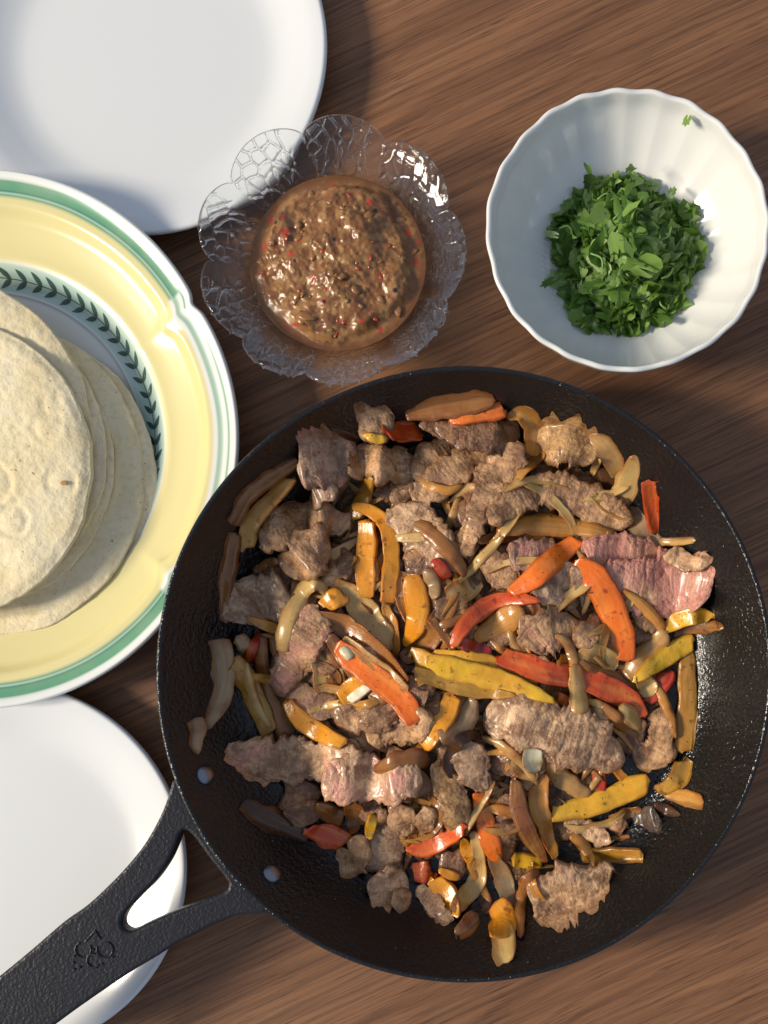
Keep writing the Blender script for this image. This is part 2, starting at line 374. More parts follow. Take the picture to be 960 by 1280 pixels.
endd = m.math('ADD', m.math('ABSOLUTE', m.math('SUBTRACT', ed.outputs[1], 0.5)), m.math('MULTIPLY', m.math('SUBTRACT', n1, 0.5), 0.2))
c = m.mix(m.ramp(endd, [(0.36, 0.0), (0.52, 0.8)]), c, m.mix(1.0, tint, (0.45, 0.26, 0.14), 'MULTIPLY'))
m.set('color', c); m.set('sss', 0.4); m.set('sssr', (0.005, 0.003, 0.0015)); m.set('ssss', 1.0); m.set('trans', 0.26); m.set('ior', 1.38)
m.bump((st, 0.40, 0.0006), (n1, 0.35, 0.0018), (n2, 0.25, 0.0006))
M_scrap = m = Mat('pan_scraps', rough=0.5, spec=0.4)
vo = m.coord(); n1 = m.noise(vo, 120, 3); n2 = m.noise(vo, 420, 2)
c = m.ramp(n1, [(0.3, (0.030, 0.015, 0.007)), (0.5, (0.10, 0.050, 0.020)), (0.7, (0.24, 0.13, 0.055))]); m.set('color', c)
m.bump((n1, 0.8, 0.004), (n2, 0.5, 0.0015))

# ------------------------------------------------------------------ table
n = 2
tv = np.array([(-0.75, -0.6, 0), (0.65, -0.6, 0), (0.65, 0.7, 0), (-0.75, 0.7, 0)], float)
bm = bmesh.new()
bmesh.ops.create_cube(bm, size=1.0)
for q in bm.verts: q.co = Vector((q.co.x * 1.4 - 0.05, q.co.y * 1.3 + 0.05, q.co.z * 0.03 - 0.015))
bmesh.ops.bevel(bm, geom=bm.edges[:], offset=0.003, segments=2, affect='EDGES')
me = bpy.data.meshes.new('table'); bm.to_mesh(me); bm.free(); me.materials.append(M_wood.m)
table = bpy.data.objects.new('table', me); COL.objects.link(table)
tag(table, 'walnut brown wooden table with diagonal grain under all the dishes', 'table')

# ------------------------------------------------------------------ lathe helper
def lathe(name, c, profile, nth, mat, rfun=None, parent=None, uvfun=None, closed=True, zfun=None):
    """profile: (n,2) loop or strip of (r,z); rfun(theta,k,r,z)->r ; local verts around c"""
    P = np.asarray(profile, float); m_ = len(P); th = np.linspace(0, 2 * PI, nth, endpoint=False)
    T, K = np.meshgrid(th, np.arange(m_), indexing='ij')
    R = P[K, 0]; Z = P[K, 1]
    if rfun: R, Z = rfun(T, K, R, Z)
    V = np.stack([R * np.cos(T), R * np.sin(T), Z], -1).reshape(-1, 3)
    F = grid_faces(nth, m_, close_n=True)[:, ::-1]
    uv = uvfun(T, K, R, Z).reshape(-1, 2) if uvfun else None
    o = mesh_obj(name, V, F, mat, parent, uv=uv)
    o.location = c
    return o
def round_profile(pts_top, thick, n):
    """solid section: top profile centre->rim then underside rim->centre"""
    T = crom(pts_top, n)
    d = np.gradient(T, axis=0); nn = np.stack([d[:, 1], -d[:, 0]], -1); nn /= np.linalg.norm(nn, axis=1)[:, None] + 1e-12
    B = T + nn * thick; B[:, 0] = np.maximum(B[:, 0], 0)
    mid = (T[-1] + B[-1]) / 2; dr = d[-1] / (np.linalg.norm(d[-1]) + 1e-12); half = (T[-1] - B[-1]) / 2
    cap = np.array([mid + half * math.cos(a) + dr * (thick / 2) * math.sin(a) for a in np.linspace(0.3, PI - 0.3, 6)])
    out = np.vstack([T, cap, B[::-1]]); out[0, 0] = 0.0; out[-1, 0] = 0.0
    return out

# ------------------------------------------------------------------ white plates
def white_plate(px, py, rpx, label):
    z = 0.0165; c = at(px, py, z); R = rpx * sc(z)
    pts = [(0, .0052), (R*.35, .0052), (R*.60, .0053), (R*.70, .0060), (R*.78, .0082), (R*.86, .0115), (R*.94, .0148), (R, .0165)]
    pr = round_profile(pts, 0.0036, 50)
    pr[:, 1] = np.maximum(pr[:, 1], 0.0012)
    o = lathe('side_plate', (c.x, c.y, 0), pr, 160, M_white.m)
    tag(o, label, 'plate', 'plain white side plates')
white_plate(171, 56, 232, 'empty white plate at the back, partly behind the glass salsa dish')
white_plate(-1, 1086, 228, 'empty white plate beneath the black pan handle')

# ------------------------------------------------------------------ yellow dinner plate
PZ = 0.027; pc = at(-43, 548, PZ); PR = 338 * sc(PZ)
notches = np.radians([30.4, -33.7, -95, -155, -210, -270])          # image-angle of the rim notches (counter-clockwise, y up)
na = np.sort(notches % (2 * PI))
def lobe(T):
    T = T % (2 * PI); k = np.searchsorted(na, T) ; a = na[(k - 1) % 6]; b = na[k % 6]
    w = (b - a) % (2 * PI); return ((T - a) % (2 * PI)) / w
def plate_R(T):
    x = lobe(T); d = np.minimum(x, 1 - x)
    notch = np.exp(-(d / 0.028) ** 2)
    return PR * (0.985 + 0.020 * np.sin(PI * x) ** 0.8 - 0.013 * notch)
# section in (d = distance from edge, z): rim lip, broad border, well
nd = np.r_[np.linspace(0, .03, 46), np.linspace(.0312, PR - 1e-5, 90)]
def plate_z(d, x):
    dn = np.minimum(x, 1 - x); pin = np.exp(-(dn / 0.05) ** 2)
    z = .0275 - .0022 * sstep(0, .010, d) + .0000 * d
    z = z - .0075 * sstep(.008, .043, d) - .0030 * sstep(.012, .024, d)
    z = z - .0080 * sstep(.040, .056, d) - .0010 * sstep(.05, .07, d)
    z = z + .0011 * np.exp(-((d - .017 - .004 * pin) / .0028) ** 2) + .0009 * np.exp(-(d / .0035) ** 2)
    z = z + 0.0008 * pin * np.exp(-((d - .014) / .012) ** 2)
    return z
NT = 600
th = np.linspace(0, 2 * PI, NT, endpoint=False)
T, D = np.meshgrid(th, nd, indexing='ij'); X = lobe(T); RR = plate_R(T)
fade = np.clip(1 - D / .05, 0, 1); Reff = (RR * fade + PR * (1 - fade))
r = np.maximum(Reff - D, 0); z = plate_z(D, X)
top = np.stack([r * np.cos(T), r * np.sin(T), z], -1)
dist = 0.0032
botr = np.maximum(r - .0008, 0); botz = np.maximum(z - .0034, .0012)
bot = np.stack([botr * np.cos(T), botr * np.sin(T), botz], -1)
m_ = len(nd)
edge = np.stack([(RR[:, :1] + .0010) * np.cos(T[:, :1]), (RR[:, :1] + .0010) * np.sin(T[:, :1]), z[:, :1] - .0016], -1)
V = np.concatenate([top[:, ::-1], edge, bot], 1)                  # centre -> rim -> underside centre
U = np.concatenate([D[:, ::-1], -0.001 + 0 * D[:, :1], 0 * D - .001], 1) * 4.0
XX = np.concatenate([X[:, ::-1], X[:, :1], X], 1); XX = np.minimum(np.minimum(XX, 1 - XX) * 4.4, 1.0)
td = (np.degrees(th) + 180) % 360 - 180; XX[(td > -33.7) & (td < 30.4)] *= 0.0
F = grid_faces(NT, 2 * m_ + 1, close_n=True)[:, ::-1]
plate = mesh_obj('dinner_plate', V.reshape(-1, 3), F, M_plate.m, uv=np.stack([U, XX], -1).reshape(-1, 2))
plate.location = (pc.x, pc.y, 0)
tag(plate, 'yellow rimmed dinner plate with green edge and leaf border under the tortillas', 'plate')
# painted garland, laid on the slope of the well
def on_plate(theta, d):
    return np.array([(PR - d) * math.cos(theta), (PR - d) * math.sin(theta), float(plate_z(np.array([d]), np.array([0.5]))[0]) + 0.00025])
gv, gf = [], []
def add_poly(pts):
    b = len(gv); gv.extend(pts); gf.append(list(range(b, b + len(pts))))
D0 = .0512
nleaf = 66
for k in range(nleaf):
    t0 = 2 * PI * k / nleaf; dt = 2 * PI / nleaf
    for q in range(3):
        ta, tb = t0 + dt * q / 3, t0 + dt * (q + 1) / 3
        add_poly([on_plate(ta, D0 - .00022), on_plate(tb, D0 - .00022), on_plate(tb, D0 + .00022), on_plate(ta, D0 + .00022)])
    for sgn in (-1, 1):
        L = .0080 + random.uniform(-.0008, .0008); rr = PR - D0; ang = math.radians(random.uniform(34, 44))
        ring_a, ring_b = [], []
        for q in range(7):
            s_ = q / 6; w = .00135 * math.sin(PI * s_ ** .8) ** .9
            al = L * s_; lat = math.sin(ang) * al * sgn; ta = math.cos(ang) * al
            ring_a.append((t0 + (ta - w * math.sin(ang)) / rr, D0 + lat + w * math.cos(ang) * sgn))
            ring_b.append((t0 + (ta + w * math.sin(ang)) / rr, D0 + lat - w * math.cos(ang) * sgn))
        for q in range(6):
            pp = [ring_a[q], ring_a[q+1], ring_b[q+1], ring_b[q]]
            P4 = [on_plate(a, b) for a, b in pp]
            nrm = np.cross(P4[1] - P4[0], P4[2] - P4[0])
            add_poly(P4 if nrm[2] >= 0 else P4[::-1])
mesh_obj('leaf_garland', np.array(gv), gf, M_vine.m, plate, solid=False)

# ------------------------------------------------------------------ tortillas
def tortilla(px, py, rpx, z, seed, label, tilt=(0, 0), blist=()):
    c = at(px, py, z); R = rpx * sc(z); nt, nr = 220, 64
    th = np.linspace(0, 2 * PI, nt, endpoint=False); s = np.linspace(0, 1, nr) ** 0.85
    T, Sx = np.meshgrid(th, s, indexing='ij')
    cir = np.stack([np.cos(T) * 1.3, np.sin(T) * 1.3, 0 * T + seed], -1).reshape(-1, 3)
    Rr = R * (1 + 0.022 * vnoise(cir, seed) + 0.010 * vnoise(cir * 4, seed + 3) + 0.004 * vnoise(cir * 14, seed + 4)).reshape(T.shape)
    x = Rr * Sx * np.cos(T); y = Rr * Sx * np.sin(T)
    P = np.stack([x, y, 0 * x + seed], -1).reshape(-1, 3)
    w = (.0020 * vnoise(P / np.array([.05, .05, 1]), seed) + .0008 * vnoise(P / np.array([.016, .016, 1]), seed + 2)
         + .00035 * vnoise(P / np.array([.0035, .0035, 1]), seed + 9) + .00018 * vnoise(P / np.array([.0013, .0013, 1]), seed + 19)).reshape(T.shape)
    w = w * (0.4 + 0.6 * Sx) + .003 * (1 - Sx ** 2) - .0012 * sstep(.93, 1, Sx)
    for bx, by, br, bh in blist:
        q = at(bx, by, z); dd = np.hypot(x - (q.x - c.x), y - (q.y - c.y)) / br
        w = w + bh * (np.exp(-dd ** 2 * 2.2) - 0.75 * np.exp(-((dd - 1.15) / .22) ** 2) + .5 * np.exp(-((dd - 1.6) / .25) ** 2))
    zt = w + x * tilt[0] + y * tilt[1]
    top = np.stack([x, y, zt], -1); bot = np.stack([x * .996, y * .996, zt - .0019], -1)
    V = np.concatenate([top, bot[:, ::-1]], 1); F = grid_faces(nt, 2 * nr, close_n=True)[:, ::-1]
    o = mesh_obj('tortilla', V.reshape(-1, 3), F, M_tort.m); o.location = c
    tag(o, label, 'tortilla', 'corn tortillas stacked on the yellow plate')
tortilla(-4, 603, 198, .0125, 1, 'bottom tortilla of the stack, a thin crescent showing at lower right', (.0, .0))
tortilla(-14, 600, 195, .0165, 2, 'corn tortilla second from bottom, widest crescent showing on the right', (.01, .0))
tortilla(-42, 575, 184, .0205, 3, 'corn tortilla fourth from the top, with its right edge curled slightly up', (.0, .01))
tortilla(-62, 568, 194, .0245, 4, 'corn tortilla third from the top, a narrow rim showing on the right', (.0, .0))
tortilla(-86, 545, 202, .0285, 5, 'corn tortilla directly under the top one, showing at upper left', (.0, .015))
tortilla(-76, 585, 188, .0325, 6, 'top tortilla of the stack with small blisters and a toasted spot', (.0, -.01),
         [(78, 603, .0060, .0006), (20, 652, .0065, .0006), (-5, 605, .008, .0006), (62, 535, .006, .0004)])
tl = [o for o in COL.objects if o.name.startswith('tortilla')][-1]
# toasted spot
q = at(81, 604, .0336)
bm = bmesh.new(); bmesh.ops.create_icosphere(bm, subdivisions=2, radius=.0016)
for vv_ in bm.verts: vv_.co = Vector((vv_.co.x * 1.2, vv_.co.y * .8, vv_.co.z * .12))
me = bpy.data.meshes.new('toasted_spot'); bm.to_mesh(me); bm.free(); me.materials.append(Mat('toast', color=(.42, .21, .06), rough=.7).m)
o = bpy.data.objects.new('toasted_spot', me); COL.objects.link(o); o.parent = tl; o.location = (q.x - tl.location.x, q.y - tl.location.y, .0022)

# ------------------------------------------------------------------ glass dish with salsa
GZ = .047; gc = at(413, 312, GZ); GR_ = 166 * sc(GZ)
nots = np.radians([145, 104, 64, 21, -22, -66, -103, -137, -177.5]) % (2 * PI); nots = np.sort(nots)
def petal(T):
    T = T % (2 * PI); k = np.searchsorted(nots, T); a = nots[(k - 1) % 9]; b = nots[k % 9]
    return ((T - a) % (2 * PI)) / ((b - a) % (2 * PI)), k % 9
inner_pts = [(0, .0065), (.018, .0065), (.028, .0075), (.036, .0150), (.0445, .0270), (.0530, .0365), (.0610, .0430), (GR_, .0470)]
npf = 130
IP = crom(inner_pts, npf)
nth = 900
th = np.linspace(0, 2 * PI, nth, endpoint=False)
T, K = np.meshgrid(th, np.arange(npf), indexing='ij'); s = IP[K, 0] / GR_
x, kk = petal(T); cusp = 1 - np.abs(np.sin(PI * x)) ** .45; fl = sstep(.55, 1.0, s)
R = IP[K, 0] * (1 - .10 * cusp * fl); Zi = IP[K, 1] + .0035 * (np.abs(np.sin(PI * x)) - .6) * fl - .0015 * cusp * sstep(.45, .8, s)
d = np.gradient(IP, axis=0); nn = np.stack([d[:, 1], -d[:, 0]], -1); nn /= np.linalg.norm(nn, axis=1)[:, None]
tk = .0030 - .0008 * fl
P2 = np.stack([(s * 11.5).ravel() * 1.0, (T * 10).ravel()], -1)
warpn = vnoise(np.stack([P2[:, 0], P2[:, 1], 0 * P2[:, 0]], -1) * .7, 3) * .3
f1, f2 = voro(P2 + warpn[:, None], 11)
edge_ = np.exp(-((f2 - f1) / .10) ** 2).reshape(T.shape)
mask = sstep(.62, .70, s) * sstep(.16, .28, x)
fr = np.exp(-((x - .33 - .1 * (1 - s)) / .03) ** 2) * sstep(.6, .7, s)
relief = .0020 * edge_ * mask + .0009 * fr
Ro = R + nn[K, 0] * tk + nn[K, 0] * relief; Zo = Zi + nn[K, 1] * (tk + relief)
Zo = np.maximum(Zo, .0015)
inn = np.stack([R * np.cos(T), R * np.sin(T), Zi + .0004 * edge_ * mask], -1)
out = np.stack([np.maximum(Ro, 0) * np.cos(T), np.maximum(Ro, 0) * np.sin(T), Zo], -1)
inn[:, 0, :2] = 0; out[:, 0, :2] = 0
mid = (inn[:, -1:] + out[:, -1:]) / 2; mid[..., :2] *= 1.012
V = np.concatenate([inn, mid, out[:, ::-1]], 1); F = grid_faces(nth, 2 * npf + 1, close_n=True)[:, ::-1]
gl = mesh_obj('glass_dish', V.reshape(-1, 3), F, M_glass.m); gl.location = (gc.x, gc.y, .0)
tag(gl, 'clear pressed glass dish with nine veined petals holding brown salsa', 'glass dish')
# salsa body: filled volume with a lumpy mound
nr, nt = 110, 320
s = np.linspace(0, 1, nr); th = np.linspace(0, 2 * PI, nt, endpoint=False); T, Sx = np.meshgrid(th, s, indexing='ij')
RS = .0468; zs = .0300
x = RS * Sx * np.cos(T); y = RS * Sx * np.sin(T); P = np.stack([x, y, 0 * x], -1).reshape(-1, 3)
sw = np.sin((y * 0.9 - x * .25) / .0075 + 2.0 * vnoise(P / .02, 5).reshape(T.shape))
lump = (.0026 * fbm(P / .017, 21, 3) + .0006 * fbm(P / .0045, 31, 2) + .0003 * vnoise(P / .0016, 41)).reshape(T.shape) + .0013 * sw * sstep(.75, .3, Sx)
edn = vnoise(np.stack([np.cos(T).ravel() * 2.2, np.sin(T).ravel() * 2.2, 0 * T.ravel()], -1), 77).reshape(T.shape) + .5 * vnoise(np.stack([np.cos(T).ravel() * 7, np.sin(T).ravel() * 7, 0 * T.ravel()], -1), 78).reshape(T.shape)
mask = 1 - sstep(.80 + .07 * edn, .93 + .055 * edn, Sx)
zt = zs + mask * (.0075 * (1 - Sx ** 2) + .0012 + lump)
ZSAL = zt
top = np.stack([x, y, zt], -1)
low = crom([(RS - .0004, zs - .002), (.0400, .0205), (.0345, .0140), (.028, .0082), (.016, .0073), (0, .0073)], 14)
low = np.stack([low[:, 0][None] * np.cos(th)[:, None], low[:, 0][None] * np.sin(th)[:, None], np.repeat(low[:, 1][None], nt, 0)], -1)
V = np.concatenate([top, low], 1); F = grid_faces(nt, nr + 14, close_n=True)[:, ::-1]
sal = mesh_obj('salsa', V.reshape(-1, 3), F, M_salsa.m); sal.location = (gc.x, gc.y, .0)
tag(sal, 'chunky brown roasted salsa with red chilli flecks filling the glass dish', 'salsa')

# pulp: softened tomato and chilli bits standing proud of the surface
M_pulp = Mat('salsa_pulp', color=(.27, .115, .033), rough=.35, coat=.3, coatr=.15); M_flesh = Mat('chilli_flesh', color=(.36, .045, .014), rough=.25, coat=.4, coatr=.1); M_olive = Mat('tomatillo_flesh', color=(.28, .15, .04), rough=.3, coat=.3, coatr=.12)
rnd = random.Random(21)
for nm, mt, cnt in (('pulp_chunks', M_pulp, 34), ('chilli_flakes', M_flesh, 26), ('tomatillo_bits', M_olive, 22)):
    bm = bmesh.new()
    for k in range(cnt):
        q = math.sqrt(rnd.random()) * .88; a = rnd.uniform(0, 2 * PI)
        i_ = int(a / (2 * PI) * nt) % nt; j_ = int(q * (nr - 1)); rad = rnd.uniform(.0010, .0028) if nm == 'pulp_chunks' else rnd.uniform(.0006, .0014)
        r = bmesh.ops.create_icosphere(bm, subdivisions=2, radius=1.0)
        Mx = Matrix.Translation((RS * q * math.cos(a), RS * q * math.sin(a), ZSAL[i_, j_] - rad * .22)) @ Matrix.Rotation(rnd.uniform(0, 6.3), 4, 'Z') @ Matrix.Rotation(rnd.uniform(-.5, .5), 4, 'X') @ Matrix.Diagonal((rad * rnd.uniform(1, 1.9), rad, rad * .5, 1))
        sd = rnd.uniform(0, 50)
        dv = vnoise(np.array([tuple(v_.co * 1.6 + Vector((sd, 0, 0))) for v_ in r['verts']]), k)
        for v_, d_ in zip(r['verts'], dv): v_.co = Mx @ (v_.co * (1 + .45 * d_))
    for f_ in bm.faces: f_.smooth = True
    me = bpy.data.meshes.new(nm); bm.to_mesh(me); bm.free(); me.materials.append(mt.m)
    o = bpy.data.objects.new(nm, me); COL.objects.link(o); o.parent = sal; o['kind'] = 'stuff'

# ------------------------------------------------------------------ porcelain bowl
BZ = .050; bc = at(784.5, 287, BZ); BR = 173.5 * sc(BZ)
pts = [(0, .0085), (.016, .0085), (.027, .0088), (.0335, .0102), (.0415, .0140), (.0485, .0185), (.0555, .0245), (.0620, .0325), (.0675, .0415), (BR - .0012, .0500)]
pr = round_profile(pts, .0028, 80); pr[:, 1] = np.maximum(pr[:, 1], .0012)
NF = 24
def bowl_r(T, K, R, Z):
    s = R / BR; a = sstep(.52, .72, s); fl = .5 - .5 * np.cos(T * NF); fl = fl ** .7
    wav = .00030 * (fl - .6) * a
    rim = .00024 * np.sin(T * 24 + .6 * np.sin(T * 3)) + .0003 * np.sin(T * 7) 
    ringb = .00045 * np.exp(-((s - .60) / .018) ** 2) * (.4 + .6 * np.cos(T * 84))
    ring2 = .0006 * np.exp(-((s - .56) / .012) ** 2)
    return R + wav + (rim) * sstep(.9, 1, s), Z - wav * .9 + ringb + ring2 + .0004 * np.sin(T * 24) * sstep(.9, 1, s)
bo = lathe('porcelain_bowl', (bc.x, bc.y, 0), pr, 720, M_bowl.m, bowl_r)
tag(bo, 'fluted white porcelain bowl with a wavy rim holding chopped cilantro', 'bowl')

# chopped cilantro
def leaf_mesh(seed, lob):
    rnd = random.Random(seed); pts = []
    n_ = 15; L = 1.0
    out = []
    for k in range(n_):
        a = -PI * .93 + 2 * PI * .93 * k / (n_ - 1)
        rr = .55 + .45 * abs(math.cos(a * lob / 2)) + rnd.uniform(-.1, .1)
        rr *= (1 - .25 * abs(a) / PI)
        out.append((rr * math.cos(a), rr * math.sin(a) * .85))
    cut = rnd.random()
    V = [(0, 0, 0)]
    def zz(x, y): return .30 * y * y * rnd_s - .22 * x * x * rnd_t + .12 * math.sin(4 * x + seed) * .6 + .1 * math.sin(5 * y + 2 * seed)
    rnd_s = rnd.uniform(-.9, 1.2); rnd_t = rnd.uniform(-1, 1.2)
    for f in (.55, 1.0):
        for (x, y) in out:
            x2, y2 = x * f, y * f
            if cut < .45: x2 = min(x2, .35 + cut)
            if cut > .7: y2 = min(y2, .35)
            V.append((x2, y2, zz(x2, y2)))
    F = []
    for k in range(n_ - 1):
        F.append((0, 1 + k, 2 + k)); F.append((1 + k, 1 + n_ + k, 2 + n_ + k, 2 + k))
    return np.array(V), F
VAR = [leaf_mesh(31 + k, [5, 3, 7, 4, 5, 3, 6, 5][k]) for k in range(8)]
pilec = at(781, 311, .025)
cil = empty('chopped_cilantro', (pilec.x, pilec.y, .0098))
tag(cil, 'heap of chopped green cilantro leaves in the white fluted bowl', 'chopped herbs')
rnd = random.Random(5)
def pile_pt(i, n_, low=0.0):
    a = rnd.uniform(0, 2 * PI); q = math.sqrt(rnd.random())
    lim = (.0405 + .0020 * math.sin(3 * a + 1) + .0022 * math.sin(5 * a) + .0012 * math.sin(9 * a + 2)) 
    x, y = lim * q * math.cos(a) * .96, lim * q * math.sin(a) * 1.02
    # bowl wall under this spot
    wx, wy = x + pilec.x - bc.x, y + pilec.y - bc.y; rb = math.hypot(wx, wy)
    floor = float(np.interp(rb, [p[0] for p in pts], [p[1] for p in pts])) - .0098
    top = max(.024 * (1 - q ** 1.9) + .006 * math.sin(7 * x / .04 + 1) * (1 - q), floor + .004)
    return x, y, floor, top, q
def leaf_rot(q):
    return Matrix.Rotation(rnd.uniform(0, 2 * PI), 4, 'Z') @ Matrix.Rotation(rnd.gauss(0, .65), 4, 'X') @ Matrix.Rotation(rnd.gauss(0, .65), 4, 'Y')
# inner mass (joined)
mv, mf = [], []
for i in range(600):
    x, y, fl_, tp, q = pile_pt(i, 900)
    z = fl_ + .002 + (tp - fl_ - .002) * rnd.random()
    Vl, Fl = VAR[rnd.randrange(8)]; sc_ = rnd.uniform(.0050, .0085)
    Mx = Matrix.Translation((x, y, z)) @ leaf_rot(q) @ Matrix.Scale(sc_, 4)
    A = np.array(Mx); Vw = Vl @ A[:3, :3].T + A[:3, 3]
    b = len(mv); mv.extend(Vw.tolist()); mf.extend([tuple(b + v_ for v_ in f_) for f_ in Fl])
mass = mesh_obj('leaf_mass', np.array(mv), mf, M_leafmass.m, cil, solid=False); mass['kind'] = 'stuff'
leaf_me = []
for k, (Vl, Fl) in enumerate(VAR):
    me = bpy.data.meshes.new('leaf'); me.from_pydata(Vl.tolist(), [], Fl); me.polygons.foreach_set('use_smooth', np.ones(len(me.polygons), bool))
    me.materials.append(M_leaf.m); leaf_me.append(me)
for i in range(290):
    x, y, fl_, tp, q = pile_pt(i, 290)
    z = tp + rnd.uniform(-.0015, .003)
    o = bpy.data.objects.new('leaf', leaf_me[rnd.randrange(8)]); COL.objects.link(o); o.parent = cil
    s_ = rnd.choice((rnd.uniform(.0045, .0075), rnd.uniform(.0075, .0105), rnd.uniform(.0095, .0118)))
    o.matrix_local = Matrix.Translation((x, y, z)) @ leaf_rot(q) @ Matrix.Diagonal((s_ * rnd.uniform(.75, 1.35), s_ * rnd.uniform(.6, 1), s_, 1))
# a few stems and stray leaves at the edge of the heap
for (px, py, a_) in [(735, 212, 1.9), (788, 212, .9), (840, 240, 1.2), (690, 293, 2.6), (687, 352, 3.4)]:
    wz = .0275 if py > 230 else .034
    q = at(px, py, wz)
    o = bpy.data.objects.new('leaf', leaf_me[rnd.choice([0, 2, 6])]); COL.objects.link(o); o.parent = cil
    o.matrix_local = Matrix.Translation((q.x - pilec.x, q.y - pilec.y, wz - .0098)) @ Matrix.Rotation(a_, 4, 'Z') @ Matrix.Rotation(.6, 4, 'Y') @ Matrix.Diagonal((.0075, .0032, .005, 1))
for k in range(14):                                              # cut stems
    a = rnd.uniform(0, 2 * PI); q = .034 * math.sqrt(rnd.random()); x, y = q * math.cos(a), q * math.sin(a); b = rnd.uniform(0, 2 * PI); L = rnd.uniform(.005, .011)
    z0 = .024 * (1 - (q / .041) ** 1.9) + .0035
    P3 = crom(np.array([(x, y, z0), (x + L * .5 * math.cos(b), y + L * .5 * math.sin(b), z0 + .0016), (x + L * math.cos(b + .5), y + L * math.sin(b + .5), z0 + .0002)]), 8)
    ph = np.linspace(0, 2 * PI, 7)[:-1]; tg = np.gradient(P3, axis=0); tg /= np.linalg.norm(tg, axis=1)[:, None]
    s1 = np.cross(tg, [0, 0, 1.]); s1 /= np.linalg.norm(s1, axis=1)[:, None]; s2 = np.cross(tg, s1)
    Vs = P3[:, None] + .00055 * (np.cos(ph)[None, :, None] * s1[:, None] + np.sin(ph)[None, :, None] * s2[:, None])
    mesh_obj('stem', Vs.reshape(-1, 3), grid_faces(8, 6, close_m=True).tolist() + [tuple(range(6)), tuple(range(47, 41, -1))], M_stem.m, cil, solid=False)
q = at(858, 153, .0455)
o = bpy.data.objects.new('cilantro_leaf', leaf_me[2].copy()); COL.objects.link(o)
Vc = q - Vector((bc.x, bc.y, q.z)); Vc.normalize()
o.matrix_world = Matrix.Translation((q.x, q.y, .0478)) @ Matrix.Rotation(-1.9, 4, 'Z') @ Matrix.Rotation(.55, 4, 'X') @ Matrix.Diagonal((.0042, .0036, .0025, 1))
tag(o, 'single green cilantro leaf stuck to the inner rim of the white bowl', 'herb leaf')

# ------------------------------------------------------------------ frying pan
RZ = .052; fc = at(580, 843, RZ); FR = 381 * sc(RZ)
pan = empty('frying_pan', (fc.x, fc.y, 0))
tag(pan, 'black carbon steel frying pan full of sizzling beef and peppers', 'frying pan')
PIN = [(0, .0040), (.06, .0040), (.116, .0042), (.1245, .0056), (.1310, .0105), (.1375, .0200), (.1445, .0340), (.1520, .0485), (FR - .0006, .0520)]
pr = round_profile(PIN, .0026, 90); pr[:, 1] = np.maximum(pr[:, 1], .0010)
def pan_r(T, K, R, Z):
    return R + .00025 * np.sin(T * 5 + 1) * (R / FR) ** 6, Z + .0003 * np.sin(T * 3) * (R / FR) ** 6
lathe('pan_body', (0, 0, 0), pr, 256, M_pan.m, pan_r, pan)
PF = crom(PIN, 200)
def pan_floor(x, y):
    r = np.hypot(np.asarray(x) - fc.x, np.asarray(y) - fc.y)
    return np.interp(r, PF[:, 0], PF[:, 1])
# rivets on the inner wall
for (px, py) in ((254, 970), (340, 1092)):
    q = at(px, py, .037); v_ = Vector((q.x - fc.x, q.y - fc.y, 0)); ang = math.atan2(v_.y, v_.x)
    rr = v_.length; zz = float(np.interp(rr, PF[:, 0], PF[:, 1]))
    q = at(px, py, zz); v_ = Vector((q.x - fc.x, q.y - fc.y, 0)); rr = v_.length; zz = float(np.interp(rr, PF[:, 0], PF[:, 1]))
    prf = [(0, .0030), (.0016, .0029), (.0032, .0024), (.0046, .0014), (.0053, .0004), (.0054, -.0012)]
    o = lathe('rivet', (0, 0, 0), crom(prf, 16)[::-1], 40, M_steel.m, None, pan)
    dz = (np.interp(rr + .003, PF[:, 0], PF[:, 1]) - np.interp(rr - .003, PF[:, 0], PF[:, 1])) / .006
    nrm = Vector((-math.cos(ang) * dz, -math.sin(ang) * dz, 1)).normalized()
    o.matrix_local = Matrix.Translation((v_.x, v_.y, zz)) @ nrm.to_track_quat('Z', 'Y').to_matrix().to_4x4()

# forked handle
def hz(px, py):
    d = ((300 - px) * .79 + (py - 1010) * .62); return .0345 + .000050 * max(d, -40)
def hp(X, Y):
    px, py = X * .41667, 850 + Y * .41667; return at(px, py, hz(px, py))
def closed_crom(P, per=5):
    P = np.asarray(P, float); n_ = len(P); out = []
    for k in range(n_):
        p0, p1, p2, p3 = P[k-1], P[k], P[(k+1) % n_], P[(k+2) % n_]
        for t in np.linspace(0, 1, per, endpoint=False):
            out.append(.5 * (2*p1 + (p2-p0)*t + (2*p0-5*p1+4*p2-p3)*t*t + (3*p1-p0-3*p2+p3)*t**3))
    return out
outer = [(528, 300), (548, 296), (578, 335), (640, 462), (722, 588), (812, 684), (792, 694), (740, 697), (680, 712), (560, 770), (480, 820), (380, 881), (250, 970), (150, 1043), (40, 1120),
         (-80, 1200), (-200, 1270), (-290, 1310), (-340, 1270), (-310, 1180), (-200, 1058), (-100, 968), (0, 890), (100, 808), (200, 722), (270, 672), (330, 617), (385, 560), (440, 492), (482, 420), (508, 360), (520, 322)]
hole = [(564, 444), (590, 464), (640, 532), (684, 588), (694, 612), (676, 632), (605, 662), (530, 690), (450, 726), (405, 747), (381, 740), (373, 718), (388, 686), (430, 640), (475, 594), (512, 540), (535, 490), (548, 456)]
cu = bpy.data.curves.new('handle', 'CURVE'); cu.dimensions = '2D'; cu.fill_mode = 'BOTH'
cu.extrude = .0022; cu.bevel_depth = .0018; cu.bevel_resolution = 3; cu.offset = -.0016
